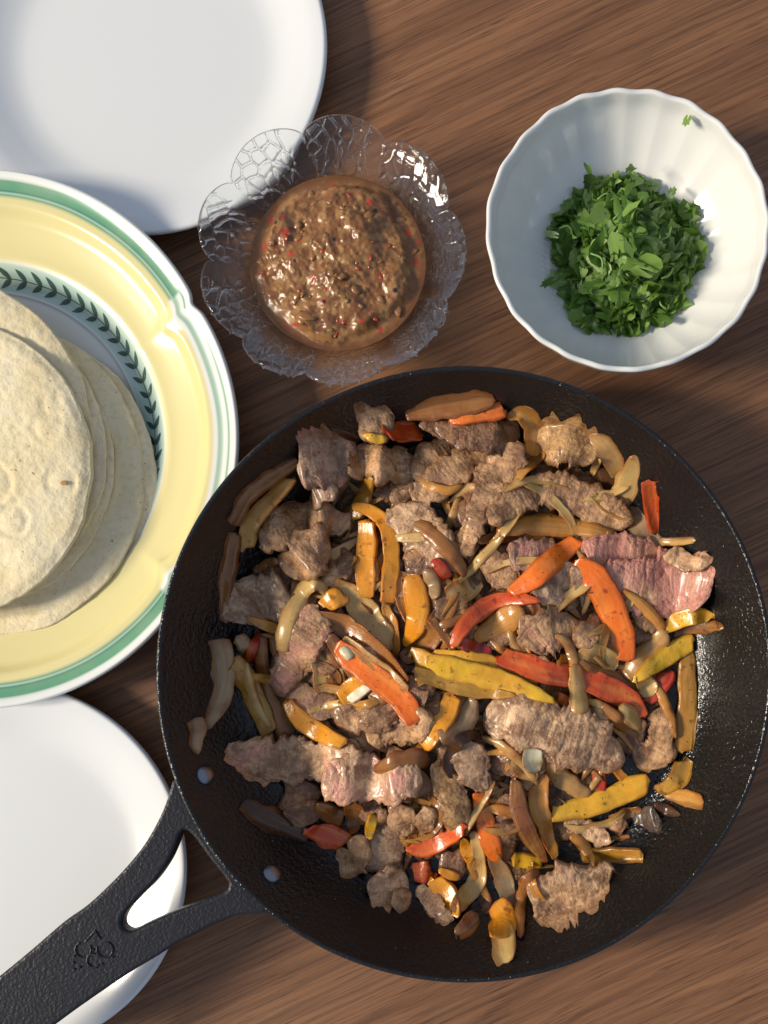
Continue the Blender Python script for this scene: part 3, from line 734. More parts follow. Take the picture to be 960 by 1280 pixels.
for loop in (outer, hole):
    pp = [hp(*q) for q in closed_crom(loop, 5)]
    sp_ = cu.splines.new('POLY'); sp_.points.add(len(pp) - 1); sp_.use_cyclic_u = True
    for a_, q in zip(sp_.points, pp): a_.co = (q.x - fc.x, q.y - fc.y, 0, 1)
tmp = bpy.data.objects.new('handle_curve', cu); COL.objects.link(tmp)
dg = bpy.context.evaluated_depsgraph_get()
me = bpy.data.meshes.new_from_object(tmp.evaluated_get(dg)); bpy.data.objects.remove(tmp); bpy.data.curves.remove(cu)
bm = bmesh.new(); bm.from_mesh(me); bmesh.ops.remove_doubles(bm, verts=bm.verts, dist=1e-6)
def px_of(w):
    z = .04
    for _ in range(3): z = hz(NX + w[0] / sc(z), NY - w[1] / sc(z))
    return z
for v_ in bm.verts: v_.co.z += px_of((v_.co.x + fc.x, v_.co.y + fc.y))
bmesh.ops.recalc_face_normals(bm, faces=bm.faces)
bm.to_mesh(me); bm.free(); me.name = 'handle'; me.materials.clear(); me.materials.append(M_handle.m)
for p_ in me.polygons: p_.use_smooth = abs(p_.normal.z) < .985
hd = bpy.data.objects.new('handle', me); COL.objects.link(hd); hd.parent = pan
# raised maker's mark on the handle: chevron over two open rings and dots
bm = bmesh.new()
def rod(pts_, r_):
    for (a, b) in zip(pts_[:-1], pts_[1:]):
        A, B = hp(*a), hp(*b); A.z += .0042; B.z += .0042
        A -= Vector((fc.x, fc.y, 0)); B -= Vector((fc.x, fc.y, 0)); d_ = B - A
        bmesh.ops.create_cone(bm, cap_ends=True, segments=8, radius1=r_, radius2=r_, depth=d_.length + r_, matrix=Matrix.Translation((A + B) / 2) @ d_.to_track_quat('Z', 'Y').to_matrix().to_4x4())
def arc(cx, cy, r_, a0, a1, n_=9): return [(cx + r_ * math.cos(math.radians(a0 + (a1 - a0) * k / n_)), cy + r_ * math.sin(math.radians(a0 + (a1 - a0) * k / n_))) for k in range(n_ + 1)]
rod([(268, 776), (297, 744), (312, 768)], .00042)
rod(arc(262, 800, 24, -30, 240), .00042); rod(arc(326, 800, 24, -70, 200), .00042); rod(arc(293, 832, 20, 40, 330), .00042)
for (a, b) in [(236, 818), (234, 838), (236, 858), (252, 852), (350, 822), (346, 800), (292, 800), (300, 852), (318, 842)]:
    A = hp(a, b); bmesh.ops.create_icosphere(bm, subdivisions=1, radius=.00075, matrix=Matrix.Translation((A.x - fc.x, A.y - fc.y, A.z + .0041)))
me = bpy.data.meshes.new('emblem'); bm.to_mesh(me); bm.free(); me.materials.append(M_handle.m)
o = bpy.data.objects.new('emblem', me); COL.objects.link(o); o.parent = hd

# ------------------------------------------------------------------ food: height map that the pieces are laid on
GN = 360; GL = .18
gx = np.linspace(-GL, GL, GN)
HX, HY = np.meshgrid(gx + fc.x, gx + fc.y, indexing='ij')
HM = pan_floor(HX, HY)
poly = [(400, 580), (480, 545), (640, 535), (735, 570), (800, 650), (850, 730), (845, 800), (835, 930), (770, 990), (740, 1065), (650, 1125), (570, 1120), (490, 1080), (430, 1020), (400, 965), (350, 920), (320, 870), (310, 800), (320, 700)]
pw = np.array([[at(a, b, .012).x, at(a, b, .012).y] for a, b in poly]); mc = pw.mean(0)
pa = np.arctan2(pw[:, 1] - mc[1], pw[:, 0] - mc[0]); prr = np.hypot(pw[:, 0] - mc[0], pw[:, 1] - mc[1]); o_ = np.argsort(pa)
def mound(x, y):
    a = np.arctan2(y - mc[1], x - mc[0]); r = np.hypot(x - mc[0], y - mc[1]); R = np.interp(a, pa[o_], prr[o_], period=2 * PI)
    s = r / (R * .93); P = np.stack([x, y, 0 * x], -1).reshape(-1, 3)
    h = .0115 * (1 - s ** 2) + (.0022 * vnoise(P / .009, 3) + .0012 * vnoise(P / .004, 4)).reshape(x.shape)
    return np.where(s < 1, h, -.0015 - .004 * np.minimum(s - 1, .3))
md = mound(HX, HY)
# the scraps themselves
nt, nr = 200, 90; th = np.linspace(0, 2 * PI, nt, endpoint=False); s = np.linspace(0, 1.02, nr)
T, Sx = np.meshgrid(th, s, indexing='ij'); R = np.interp(T.ravel() - 2 * PI * (T.ravel() > PI), pa[o_], prr[o_], period=2 * PI).reshape(T.shape) * .93
x = mc[0] + R * Sx * np.cos(T); y = mc[1] + R * Sx * np.sin(T); z = pan_floor(x, y) + mound(x, y)
sc_o = mesh_obj('pan_scraps', np.stack([x, y, z], -1).reshape(-1, 3), grid_faces(nt, nr, close_n=True)[:, ::-1], M_scrap.m, solid=False)
recenter(sc_o, (mc[0], mc[1], .004)); tag(sc_o, 'oily dark browned scraps and juices beneath the beef and peppers', 'pan scraps', kind='stuff')
HM = np.maximum(HM, HM + np.maximum(md, 0))

TILE = dict(A=(260, 490, .25), B=(460, 490, .25), C=(670, 490, .25), D=(260, 690, .25), E=(460, 690, .25), F=(670, 690, .25), G=(230, 890, .25),
            H=(410, 900, .25), I=(580, 900, .1875), J=(700, 880, .208333), K=(500, 1020, .208333), L=(600, 1020, .25), Q=(0, 0, 1.0))
def hm_at(x, y):
    i = np.clip(((x - fc.x + GL) / (2 * GL) * (GN - 1)).round().astype(int), 0, GN - 1); j = np.clip(((y - fc.y + GL) / (2 * GL) * (GN - 1)).round().astype(int), 0, GN - 1)
    return i, j
prnd = random.Random(11)
BEEF = dict(tan=(.50, .29, .145), light=(.64, .41, .24), brown=(.30, .152, .07), grey=(.46, .30, .19), dark=(.085, .048, .03), gold=(.46, .27, .11))
PEP = dict(yellow=(.74, .43, .018), amber=(.76, .31, .012), orange=(.78, .17, .008), redorange=(.64, .085, .010), red=(.45, .028, .010), ochre=(.42, .215, .022), brown=(.25, .095, .022), white=(.85, .78, .55))
ONI = dict(pale=(.80, .50, .18), amber=(.68, .31, .065), brown=(.43, .180, .048), dark=(.11, .046, .017), grey=(.52, .335, .17), white=(.86, .76, .50), tan=(.70, .39, .135))
def piece(kind, tile, tone, pink, pts, label, roll=None):
    x0, y0, q = TILE[tile]
    P = np.array(pts, float); P = np.stack([x0 + P[:, 0] * q, y0 + P[:, 1] * q, P[:, 2] * q * {'m': 1.2, 'p': 1.06, 'o': 1.10}[kind]], -1)
    Lpx = np.linalg.norm(np.diff(P[:, :2], axis=0), axis=1).sum(); Wm = P[:, 2].max() * .00043; Lm = Lpx * .00043
    seed = prnd.randrange(10000)
    if roll is None: roll = math.radians({'m': prnd.uniform(-9, 9), 'p': prnd.uniform(-22, 22), 'o': prnd.uniform(-28, 28)}[kind])
    if kind == 'm': n = int(np.clip(Lm / .00065, 24, 170)); thick = float(np.clip(.28 * Wm, .0045, .0078)); K = int(np.clip((2 * Wm + 2 * thick) / .00072, 28, 130))
    elif kind == 'p': n = int(np.clip(Lm / .0012, 16, 70)); thick = .0035; K = 28
    else: n = int(np.clip(Lm / .0011, 16, 70)); thick = .0017; K = 26
    C = crom(P, n)
    C[:, 2] = np.maximum(C[:, 2], 1.5)
    # bulge of the cross section (arched shells)
    bulge = {'m': .0, 'p': .08 * prnd.choice((1, 1, -1)), 'o': prnd.choice((.42, .36, -.34, -.28))}[kind]; twist = {'m': 0, 'p': prnd.uniform(-.5, .5), 'o': prnd.uniform(-.7, .7)}[kind]
    z = np.full(n, .02)
    for it in range(3):
        s_ = (H - z) / FPX; x = (C[:, 0] - NX) * s_; y = (NY - C[:, 1]) * s_; hw = C[:, 2] * s_ / 2
        tx, ty = np.gradient(x), np.gradient(y); tl_ = np.hypot(tx, ty) + 1e-9; sx, sy = -ty / tl_, tx / tl_
        a = np.linspace(-.75, .75, 7)
        i, j = hm_at(x[:, None] + sx[:, None] * hw[:, None] * a, y[:, None] + sy[:, None] * hw[:, None] * a)
        h = HM[i, j]; base = .55 * h.mean(1) + .45 * h.max(1)
        win = max(3, int(n * {'m': .35, 'p': .40, 'o': .30}[kind]) | 1)
        ker = np.hanning(win + 2)[1:-1]; ker /= ker.sum()
        b2 = np.convolve(np.pad(base, win // 2, 'edge'), ker, 'valid')
        b2 = .72 * b2 + .28 * np.convolve(np.pad(np.maximum(base, b2), win // 2, 'edge'), ker, 'valid')
        z = b2 + thick * (.5 if kind == 'm' else .55) - .0012
        z = np.minimum(z, .046)
    # section
    phi = np.linspace(0, 2 * PI, K, endpoint=False)
    ex = {'m': .45, 'p': .34, 'o': .5}[kind]
    ca = np.sign(np.cos(phi)) * np.abs(np.cos(phi)) ** ex; cb = np.sign(np.sin(phi)) * np.abs(np.sin(phi)) ** ex
    t = np.linspace(0, 1, n); d_end = np.minimum(t, 1 - t) * Lm
    er = {'m': min(.0032, Wm * .3), 'p': .0012, 'o': .0015}[kind]
    cap = np.sqrt(np.clip(1 - (1 - np.clip(d_end / er, 0, 1)) ** 2, 0, 1)); cap = .12 + .88 * cap if kind != 'm' else .05 + .95 * cap
    thk = thick * np.minimum(1, (.45 + .55 * hw / (hw.max() + 1e-9))) * cap
    lat = hw[:, None] * cap[:, None] * ca[None]
    ver = thk[:, None] / 2 * cb[None] + bulge * hw[:, None] * (.55 - ca[None] ** 2) * cap[:, None] 
    rl = roll + twist * (t - .5); cr, sr = np.cos(rl)[:, None], np.sin(rl)[:, None]
    lat, ver = lat * cr - ver * sr, lat * sr + ver * cr
    X = x[:, None] + sx[:, None] * lat; Y = y[:, None] + sy[:, None] * lat; Z = z[:, None] + ver
    V = np.stack([X, Y, Z], -1); 
    N = np.stack([sx[:, None] * (ca * 1.0)[None] * .6, sy[:, None] * ca[None] * .6, np.repeat(cb[None], n, 0)], -1); N /= np.linalg.norm(N, axis=-1, keepdims=True) + 1e-9
    Q = V.reshape(-1, 3); off = np.array([seed * .0137, seed * .0071, 0])
    arc_len = np.r_[0, np.cumsum(np.hypot(np.diff(x), np.diff(y)))]
    if kind == 'm':
        along = np.stack([(arc_len[:, None] + 0 * lat).ravel() / .0026, lat.ravel() / .011, Z.ravel() / .006 + seed], -1)
        along = along + .5 * vnoise(Q / .006 + off, seed + 2)[:, None]
        disp = .0010 * vnoise(Q / .011 + off, seed) + .0006 * vnoise(Q / .0045 + off, seed + 1) + prnd.choice((.0001, .0002, .0004)) * vnoise(along, seed + 3) + .00022 * vnoise(Q / .0022 + off, seed + 4) + .00015 * vnoise(Q / .0013 + off, seed + 5)
        fa = math.radians(prnd.choice((0, 0, 25, -25, 60, 90)) + prnd.uniform(-15, 15)); u_, w_ = arc_len[:, None] + 0 * lat, lat
        al, ac_ = (u_ * math.cos(fa) - w_ * math.sin(fa)).ravel(), (u_ * math.sin(fa) + w_ * math.cos(fa)).ravel()
        wob_ = vnoise(Q / .007 + off, seed + 12) * .35
        crk = 1 - np.abs(vnoise(np.stack([al / .0075 + wob_, ac_ / .0034 + wob_, 0 * al + seed], -1), seed + 13)); crk2 = 1 - np.abs(vnoise(np.stack([al / .0030 + wob_, ac_ / .0062, 0 * al + seed], -1), seed + 14))
        disp = disp - .0009 * sstep(.84, 1.0, crk) * sstep(-.2, .4, vnoise(Q / .012 + off, seed + 15)) - .0005 * sstep(.84, 1.0, crk2)
        # ragged outline
        side = np.abs(ca)[None] ** 4 * np.sign(ca)[None] * (hw[:, None] * .145 + .0006)
        rag = vnoise(np.stack([(arc_len[:, None] / .0045 + 0 * lat).ravel(), (np.sign(ca)[None] * 3 + 0 * lat).ravel(), np.full(lat.size, seed)], -1), seed + 6).reshape(lat.shape)
        rag = rag + .5 * vnoise(np.stack([(arc_len[:, None] / .0017 + 0 * lat).ravel(), (np.sign(ca)[None] * 3 + 0 * lat).ravel(), np.full(lat.size, seed)], -1), seed + 7).reshape(lat.shape)
        sk = prnd.uniform(-.34, .34) * ca[None] * hw[:, None] * np.clip((np.abs(t - .5) - .22) * 4, 0, 1)[:, None]
        V[..., 0] += tx[:, None] / tl_[:, None] * sk; V[..., 1] += ty[:, None] / tl_[:, None] * sk
        V[..., 0] += sx[:, None] * side * rag; V[..., 1] += sy[:, None] * side * rag
        # big sag and fold of the slab
        V[..., 2] += (.0016 * vnoise(Q / .018 + off, seed + 8)).reshape(lat.shape)
    elif kind == 'p':
        disp = .00045 * vnoise(Q / .006 + off, seed) + .00020 * vnoise(Q / .0022 + off, seed + 1)
        side = (np.abs(ca)[None] ** 4 * np.sign(ca)[None] * (hw[:, None] * .07 + .0002)) * vnoise(np.stack([(arc_len[:, None] / .006 + 0 * lat).ravel(), (np.sign(ca)[None] * 3 + 0 * lat).ravel(), np.full(lat.size, seed)], -1), seed + 6).reshape(lat.shape)
        V[..., 0] += sx[:, None] * side; V[..., 1] += sy[:, None] * side
        sk = prnd.uniform(-.5, .5) * ca[None] * hw[:, None] * np.clip((np.abs(t - .5) - .25) * 4, 0, 1)[:, None]
        V[..., 0] += tx[:, None] / tl_[:, None] * sk; V[..., 1] += ty[:, None] / tl_[:, None] * sk
        V[..., 2] += (.0010 * vnoise(Q / .016 + off, seed + 8)).reshape(lat.shape)
    else:
        rib = np.cos(phi * 9)[None] * .00012
        disp = (.00040 * vnoise(Q / .006 + off, seed) + .00018 * vnoise(Q / .0025 + off, seed + 1)).reshape(lat.shape) + rib
        side = (np.abs(ca)[None] ** 4 * np.sign(ca)[None] * (hw[:, None] * .14)) * vnoise(np.stack([(arc_len[:, None] / .005 + 0 * lat).ravel(), (np.sign(ca)[None] * 3 + 0 * lat).ravel(), np.full(lat.size, seed)], -1), seed + 6).reshape(lat.shape)
        V[..., 0] += sx[:, None] * side; V[..., 1] += sy[:, None] * side
        disp = disp.ravel()
        V[..., 2] += (.0010 * vnoise(Q / .014 + off, seed + 8)).reshape(lat.shape)
    V = V + N * disp.reshape(n, K)[..., None]
    V[..., 2] = np.maximum(V[..., 2], pan_floor(V[..., 0], V[..., 1]) + .0004)
    # height map update
    up = cb > .15
    i, j = hm_at(V[:, up, 0].ravel(), V[:, up, 1].ravel()); zt = V[:, up, 2].ravel()
    for di in (-1, 0, 1):
        for dj in (-1, 0, 1):
            np.maximum.at(HM, (np.clip(i + di, 0, GN - 1), np.clip(j + dj, 0, GN - 1)), zt - (.0004 if di or dj else 0))
    ends = np.stack([V[0].mean(0), V[-1].mean(0)])
    VV = np.vstack([V.reshape(-1, 3), ends]); F = grid_faces(n, K, close_m=True).tolist()
    b = n * K
    F += [(b, (k + 1) % K, k) for k in range(K)] + [(b + 1, (n - 1) * K + k, (n - 1) * K + (k + 1) % K) for k in range(K)]
    per = phi / (2 * PI); uu = np.repeat((np.abs(per - .5) * 2 * (2 * Wm))[None], n, 0) ; vv2 = np.repeat(arc_len[:, None], K, 1)
    uv = np.vstack([np.stack([uu, vv2], -1).reshape(-1, 2) + seed * .013, np.zeros((2, 2))])
    nm, cat, grp, mat, colr = {'m': ('beef_strip', 'beef strip', 'beef strips in the frying pan', M_beef, BEEF), 'p': ('pepper_strip', 'pepper strip', 'pepper strips in the frying pan', M_pep, PEP),
                               'o': ('onion_slice', 'onion slice', 'onion slices in the frying pan', M_oni, ONI)}[kind]
    ac = np.vstack([np.stack([np.repeat((ca * .5 + .5)[None], n, 0), np.repeat(t[:, None], K, 1)], -1).reshape(-1, 2), [[.5, 0], [.5, 1]]])
    o = mesh_obj(nm, VV, [tuple(f_[::-1]) for f_ in F], mat.m, uv=uv, uv2=ac)
    c_ = VV.mean(0); recenter(o, (c_[0], c_[1], VV[:, 2].min()))
    cc = np.array(colr[tone]) * (1 + prnd.uniform(-.08, .08))
    o.color = (*cc, pink); tag(o, label, cat, grp)
    return o

# every piece: kind (m beef, p pepper, o onion), traced tile, tone, pinkness, centre line (x, y, width), label -- laid from the bottom of the heap to its top
PIECES = [
# --- against the pan wall and underneath
('o','D','grey',0,[(60,430,90),(85,600,100),(60,760,80),(20,880,30)],'long grey translucent onion slice on the shaded left pan wall'),
('o','G','grey',0,[(85,20,50),(105,90,62),(115,150,45),(122,195,14)],'short pale greenish onion sliver on the pan wall just above the upper rivet'),
('o','G','dark',0,[(305,440,50),(390,505,95),(500,560,100),(640,615,80)],'dim translucent onion slice alone on the black pan wall between the two rivets'),
('p','A','brown',0,[(480,355,40),(360,440,60),(240,540,65),(160,680,55)],'dull brown pepper strip lying on the upper left pan wall behind the ochre strip'),
('p','A','brown',0,[(165,710,55),(130,860,65),(100,980,55),(80,1150,30)],'long reddish brown pepper strip hugging the left pan wall left of the grey beef lump'),
('p','A','ochre',0,[(460,450,60),(350,570,82),(255,680,88),(192,792,74)],'ochre pepper strip with a yellow cut end on the shaded upper left side'),
('o','A','dark',0,[(630,200,16),(690,218,40),(760,245,36)],'thin dark onion sliver on the pan wall above the pinkish banded beef'),
('o','B','brown',0,[(190,130,40),(340,100,95),(500,78,110),(640,55,40)],'streaky brown onion fan at the very top of the heap against the pan'),
('o','C','dark',0,[(300,380,70),(330,460,130),(370,540,110)],'dark brown onion petal below the pale olive slice near the upper right'),
('o','C','tan',0,[(255,228,30),(330,262,92),(382,340,100),(410,430,60)],'pale olive onion slice bent like a hook at the upper right edge of the heap'),
('o','C','tan',0,[(322,335,22),(300,370,38),(285,420,28)],'tiny upright onion sliver beside the pale olive hooked slice'),
('p','C','redorange',0,[(568,445,84),(574,560,74),(582,650,60),(592,715,36)],'red brown pepper strip standing upright alone at the upper right pan wall'),
('o','C','tan',0,[(610,752,36),(700,750,42),(795,745,26)],'thin straw coloured onion stick pointing right above the pink beef tip'),
('o','C','grey',0,[(430,590,60),(500,650,112),(565,720,90),(628,795,26)],'glossy greyish onion slice leading down to the pink beef from the leaf shaped one'),
('m','J','dark',.1,[(420,700,60),(500,690,110),(560,690,130),(610,690,70)],'small dark purple charred beef nub at the lower right below the yellow strip'),
('o','J','dark',0,[(560,600,40),(640,640,66),(725,665,24)],'dark onion sliver on the black pan beside the purple charred beef nub'),
('o','J','amber',0,[(620,540,50),(740,562,84),(856,582,74)],'short amber onion slice poking out right of the long ochre strip end'),
('p','J','ochre',0,[(120,905,80),(250,905,88),(400,905,88),(500,905,84)],'straight brownish ochre pepper stub pointing right at the lower right edge'),
('o','J','brown',0,[(300,825,24),(370,822,36),(435,815,18)],'tiny brown onion curl above the brownish ochre pepper stub'),
('m','J','brown',0,[(300,730,80),(350,735,100),(400,740,80)],'small dark brown beef scrap under the right end of the big yellow strip'),
('p','F','red',0,[(540,760,60),(600,690,95),(650,620,95),(665,590,50)],'dark red pepper piece under the pale onion at the right, above the rolled beef'),
('p','J','red',0,[(190,20,70),(215,90,75),(235,200,80),(235,380,82),(235,470,84),(240,565,80)],'narrow red pepper strip hanging vertically below the large ridged beef slice'),
('p','J','amber',0,[(320,370,50),(368,430,54),(430,490,40)],'thin amber pepper strip angled beside the hanging red strip at lower right'),
('m','H','grey',.1,[(330,440,110),(330,540,180),(275,660,180),(235,760,140)],'large greyish beef piece in the lower left of the heap beneath the pink slab'),
('m','H','light',0,[(195,860,120),(300,825,165),(400,795,110)],'pale tan beef lump at the lower left edge of the heap'),
('m','H','tan',0,[(315,935,46),(360,900,92),(415,865,70)],'tiny tan beef crumb at the lowest left point of the heap'),
('m','K','light',.1,[(110,420,60),(180,500,110),(240,580,92),(320,635,46)],'narrow pale beef strip under the amber scraped pepper near the bottom'),
('o','K','brown',0,[(330,690,50),(400,655,100),(465,590,84)],'shiny brown onion piece at the bottom edge left of the pale onion tip'),
('o','K','dark',0,[(500,430,60),(512,520,80),(520,600,50)],'blackened onion bit above the yellow tip at the bottom of the heap'),
('m','D','brown',0,[(420,640,120),(500,625,130),(560,600,80)],'brown beef scrap hidden behind the upright grey onion left of centre'),
('m','A','brown',0,[(600,900,90),(680,920,100),(760,890,90)],'dark tan beef scrap left of the bright orange yellow strip'),
('m','E','dark',0,[(240,770,110),(320,790,150),(400,770,90)],'dark brown beef scrap below the two big yellow strips near the centre'),
('m','E','brown',0,[(260,140,120),(330,240,170),(340,340,150),(330,420,100)],'brown beef scrap between the curved yellow strip and the red bent strip'),
('m','E','brown',.1,[(380,200,120),(420,330,150),(480,420,120)],'dark beef scrap under the glossy translucent onions at the centre'),
('m','F','brown',.1,[(470,340,160),(560,370,150),(630,380,80)],'brown beef piece behind the bright orange strip on the right'),
('m','B','dark',0,[(370,580,90),(440,560,130),(480,620,100),(480,660,60)],'small blackened beef scrap in the gap at the upper centre'),
('m','B','brown',0,[(20,470,120),(100,480,110),(160,440,80)],'dim brown beef scrap left of the flaky light beef at the upper centre'),
('m','B','brown',0,[(560,240,90),(640,300,110),(700,330,80)],'dim brown beef scrap in the hollow between the two upper beef strips'),
('m','C','brown',0,[(-30,400,90),(120,415,140),(230,460,110),(270,500,60)],'brown beef slice beneath the crispy golden piece at the upper right'),
('o','I','grey',0,[(330,720,60),(380,800,120),(450,870,110)],'pale grey onion slice behind the charred amber strip at lower centre'),
('o','I','grey',0,[(190,440,70),(220,530,90),(230,590,50)],'small grey onion sliver beside the dark beef block at lower centre'),
('o','I','brown',0,[(200,680,50),(255,780,100),(300,860,60)],'pinkish brown onion petal beside the orange pepper at lower centre'),
('o','I','dark',0,[(300,300,50),(290,480,80),(290,690,80),(310,870,50)],'dark brown onion ribbon running down left of the charred amber strip'),
('o','D','grey',0,[(150,420,70),(180,500,80),(190,560,40)],'small grey onion scrap under the smooth grey beef lump at left'),
('p','D','red',0,[(242,395,36),(218,490,54),(200,565,34)],'dark red pepper sliver in the shade below the smooth grey beef lump'),
('o','D','brown',0,[(265,410,46),(268,550,62),(300,690,66),(365,820,84),(405,935,84)],'long dull brown onion strip right of the greenish yellow pepper in the shade'),
('p','D','brown',0,[(620,520,80),(632,620,86),(625,700,60)],'short brownish pepper scrap right of the upright grey onion'),
('m','E','tan',0,[(760,30,90),(800,120,140),(850,170,130)],'tan beef scrap behind the diagonal orange strip at the centre right'),
# --- first layer
('m','A','grey',.05,[(760,205,110),(840,175,150),(940,140,90)],'small dark grey beef piece at the top left edge beside the red pepper block'),
('m','A','grey',.5,[(475,370,200),(560,350,225),(650,340,200),(740,330,150)],'grey pink banded beef roll at the upper left edge of the heap'),
('p','A','yellow',0,[(835,285,26),(862,250,50),(895,232,26)],'tiny yellow pepper curl under the red pepper block at the top left'),
('p','A','redorange',0,[(885,205,80),(950,205,112),(1030,200,100),(1070,205,60)],'glossy red orange pepper block at the top left of the heap'),
('m','A','tan',.05,[(700,370,110),(800,355,150),(900,360,160),(1000,375,140),(1060,350,70)],'light tan beef strip right of the pink banded roll at the upper left'),
('m','A','grey',.25,[(470,562,34),(560,515,95),(655,470,84)],'smooth greyish pink beef wedge above the large tan slice on the left'),
('p','A','ochre',0,[(815,425,46),(785,510,76),(755,590,84),(730,650,70)],'dark amber pepper strip running up from the curved yellow strip at upper left'),
('m','A','tan',0,[(265,770,90),(380,685,190),(500,650,175),(620,655,150),(700,690,90)],'large tan beef slice with pebbled surface at the left of the heap'),
('o','A','brown',0,[(225,905,40),(290,870,56),(350,835,30)],'brown onion sliver between the tan beef chunk and the grey lump at left'),
('o','A','amber',0,[(660,885,30),(710,855,36),(745,820,22)],'thin amber onion sliver pointing at the bright orange yellow strip'),
('m','A','tan',0,[(405,925,110),(470,840,190),(545,780,205),(615,775,100)],'stubby tan beef chunk with a rough top just below the large pebbled slice'),
('m','D','grey',.12,[(95,350,70),(190,270,200),(280,235,230),(370,225,200),(420,220,60)],'smooth grey beef lump on the far left of the heap'),
('p','D','ochre',0,[(120,550,104),(190,660,108),(262,790,108),(310,925,84)],'thick greenish yellow pepper strip in shade at the lower left'),
('m','D','tan',.5,[(395,690,70),(500,740,130),(600,780,125),(660,795,60)],'pink beef scrap below the upright grey onion, left of centre'),
('m','D','tan',0,[(640,870,90),(720,830,150),(800,755,90)],'crumbly tan beef chunk left of centre below the white pith chip'),
('m','E','tan',.15,[(-10,930,90),(90,890,150),(220,865,150),(330,860,90)],'purplish tan beef slice under the red tipped strip left of centre'),
('m','D','tan',0,[(835,910,90),(860,810,150),(905,730,100)],'triangular tan beef chunk beneath the orange red strip'),
('o','D','pale',0,[(562,470,78),(565,580,88),(565,695,64)],'short upright grey onion slice left of the orange red strip'),
('o','D','brown',0,[(600,420,70),(630,500,92),(665,580,36)],'pinkish brown onion flap at the left end of the long brown onion'),
('m','B','tan',.05,[(220,420,80),(310,335,125),(400,280,125),(455,255,60)],'knobbly tan beef strip at the upper centre above the long seared one'),
('m','B','tan',0,[(150,490,90),(200,545,120),(240,570,60)],'small tan beef scrap at the lower left end of the long seared strip'),
('m','B','tan',.1,[(220,545,110),(320,480,145),(430,395,150),(540,330,130),(640,295,90)],'long seared tan beef strip rising to the right at the upper centre'),
('p','B','orange',0,[(410,160,36),(540,128,66),(640,105,80),(688,95,70)],'orange pepper strip with a red tip at the top of the heap'),
('m','B','brown',.05,[(255,165,40),(380,188,95),(520,210,135),(650,220,150),(760,235,140)],'long brown beef strip lying level just under the orange strip at the top'),
('m','C','gold',0,[(0,290,120),(60,260,190),(150,250,200),(230,290,170),(290,350,80)],'crispy golden brown beef piece with a charred end at the upper right'),
('o','C','pale',0,[(488,322,24),(470,400,92),(440,490,114),(405,560,96),(385,605,34)],'pale golden leaf shaped onion petal at the upper right'),
('m','B','light',.05,[(110,585,90),(210,640,190),(290,720,190),(360,800,150),(430,900,80)],'flaky light beef slice with coarse fibres at the upper centre left'),
('p','B','red',0,[(325,835,36),(370,885,60),(410,930,44)],'small red pepper tip peeking out under the flaky light beef'),
('m','B','tan',.05,[(740,250,90),(685,370,165),(620,460,160),(560,550,115),(525,650,100),(500,750,105),(490,830,50)],'long diagonal beef strip with a narrow waist at the upper centre'),
('m','B','tan',0,[(590,770,80),(615,850,120),(690,905,130),(760,945,70)],'knobbly tan beef end with two shiny beads below the brown onion'),
('m','B','grey',.45,[(700,800,100),(790,820,150),(880,810,150),(960,800,100)],'purplish grey beef slice behind the diagonal orange strip'),
('m','F','grey',.25,[(-20,210,90),(60,190,150),(140,160,190),(210,190,150)],'purplish beef slice left of the bright orange strip'),
('m','F','light',0,[(170,80,46),(215,150,70),(240,225,48),(242,285,34)],'thin curled light beef fringe left of the bright orange strip'),
('m','F','tan',.3,[(-60,480,90),(20,410,200),(100,380,200),(180,360,140),(220,340,60)],'knobbly tan pink beef chunk right of the short gold onion'),
('m','F','tan',0,[(190,475,50),(270,400,110),(340,330,90)],'tan beef flake tucked under the bright orange strip'),
('m','F','light',0,[(435,220,46),(446,280,50),(440,310,30)],'tiny light beef crumb right of the bright orange strip'),
('m','C','light',.75,[(240,800,120),(350,790,170),(480,800,170),(590,815,120),(645,815,50)],'rosy pink beef slice upper layer at the right of the heap'),
('m','F','light',.9,[(330,110,110),(450,150,210),(580,170,260),(700,160,270),(800,170,220),(880,190,110)],'large medium rare beef slice with pink centre at the right end of the heap'),
('m','C','light',.1,[(640,815,50),(700,830,80),(770,850,80),(830,850,66),(850,800,42)],'crumbly tan beef fringe along the top of the large pink slice'),
('m','B','tan',0,[(600,650,56),(700,570,125),(830,500,150),(960,500,170),(1090,545,165),(1210,600,150),(1310,670,70)],'long smooth tapering beef strip across the upper right'),
('o','B','brown',0,[(550,750,28),(690,720,70),(850,715,66),(960,710,30)],'purplish brown onion slice edge under the wide amber brown one'),
('o','B','amber',0,[(640,700,40),(800,660,110),(960,665,120),(1110,685,84),(1235,705,30)],'wide amber brown onion slice lying across the centre right'),
('o','B','amber',0,[(885,305,36),(800,370,58),(735,440,48),(690,515,20)],'thin amber onion strip curving down from the arched onion at the top right'),
('o','E','grey',0,[(290,80,50),(320,160,90),(335,240,50)],'small brownish onion scrap right of the thick curved yellow strip'),
('o','E','brown',0,[(345,290,36),(325,400,94),(260,470,104),(170,545,60)],'translucent brown onion slice above the two big yellow strips'),
('o','E','pale',0,[(390,225,80),(480,190,130),(560,130,80)],'glossy translucent onion flap at the centre of the heap'),
('p','E','red',0,[(460,455,50),(550,480,76),(620,520,44)],'short dark red pepper strip just above the two big yellow strips'),
('p','E','redorange',0,[(425,480,40),(480,375,72),(570,285,84),(680,238,72),(780,235,56),(862,246,18)],'curved red brown pepper strip bent like a bow at the centre'),
('o','E','amber',0,[(530,435,46),(620,385,100),(715,325,112),(780,285,70)],'short glossy golden onion slice right of the bow shaped red strip'),
('o','F','pale',0,[(210,495,60),(310,530,125),(410,565,90)],'pale glossy onion slice under the lower end of the bright orange strip'),
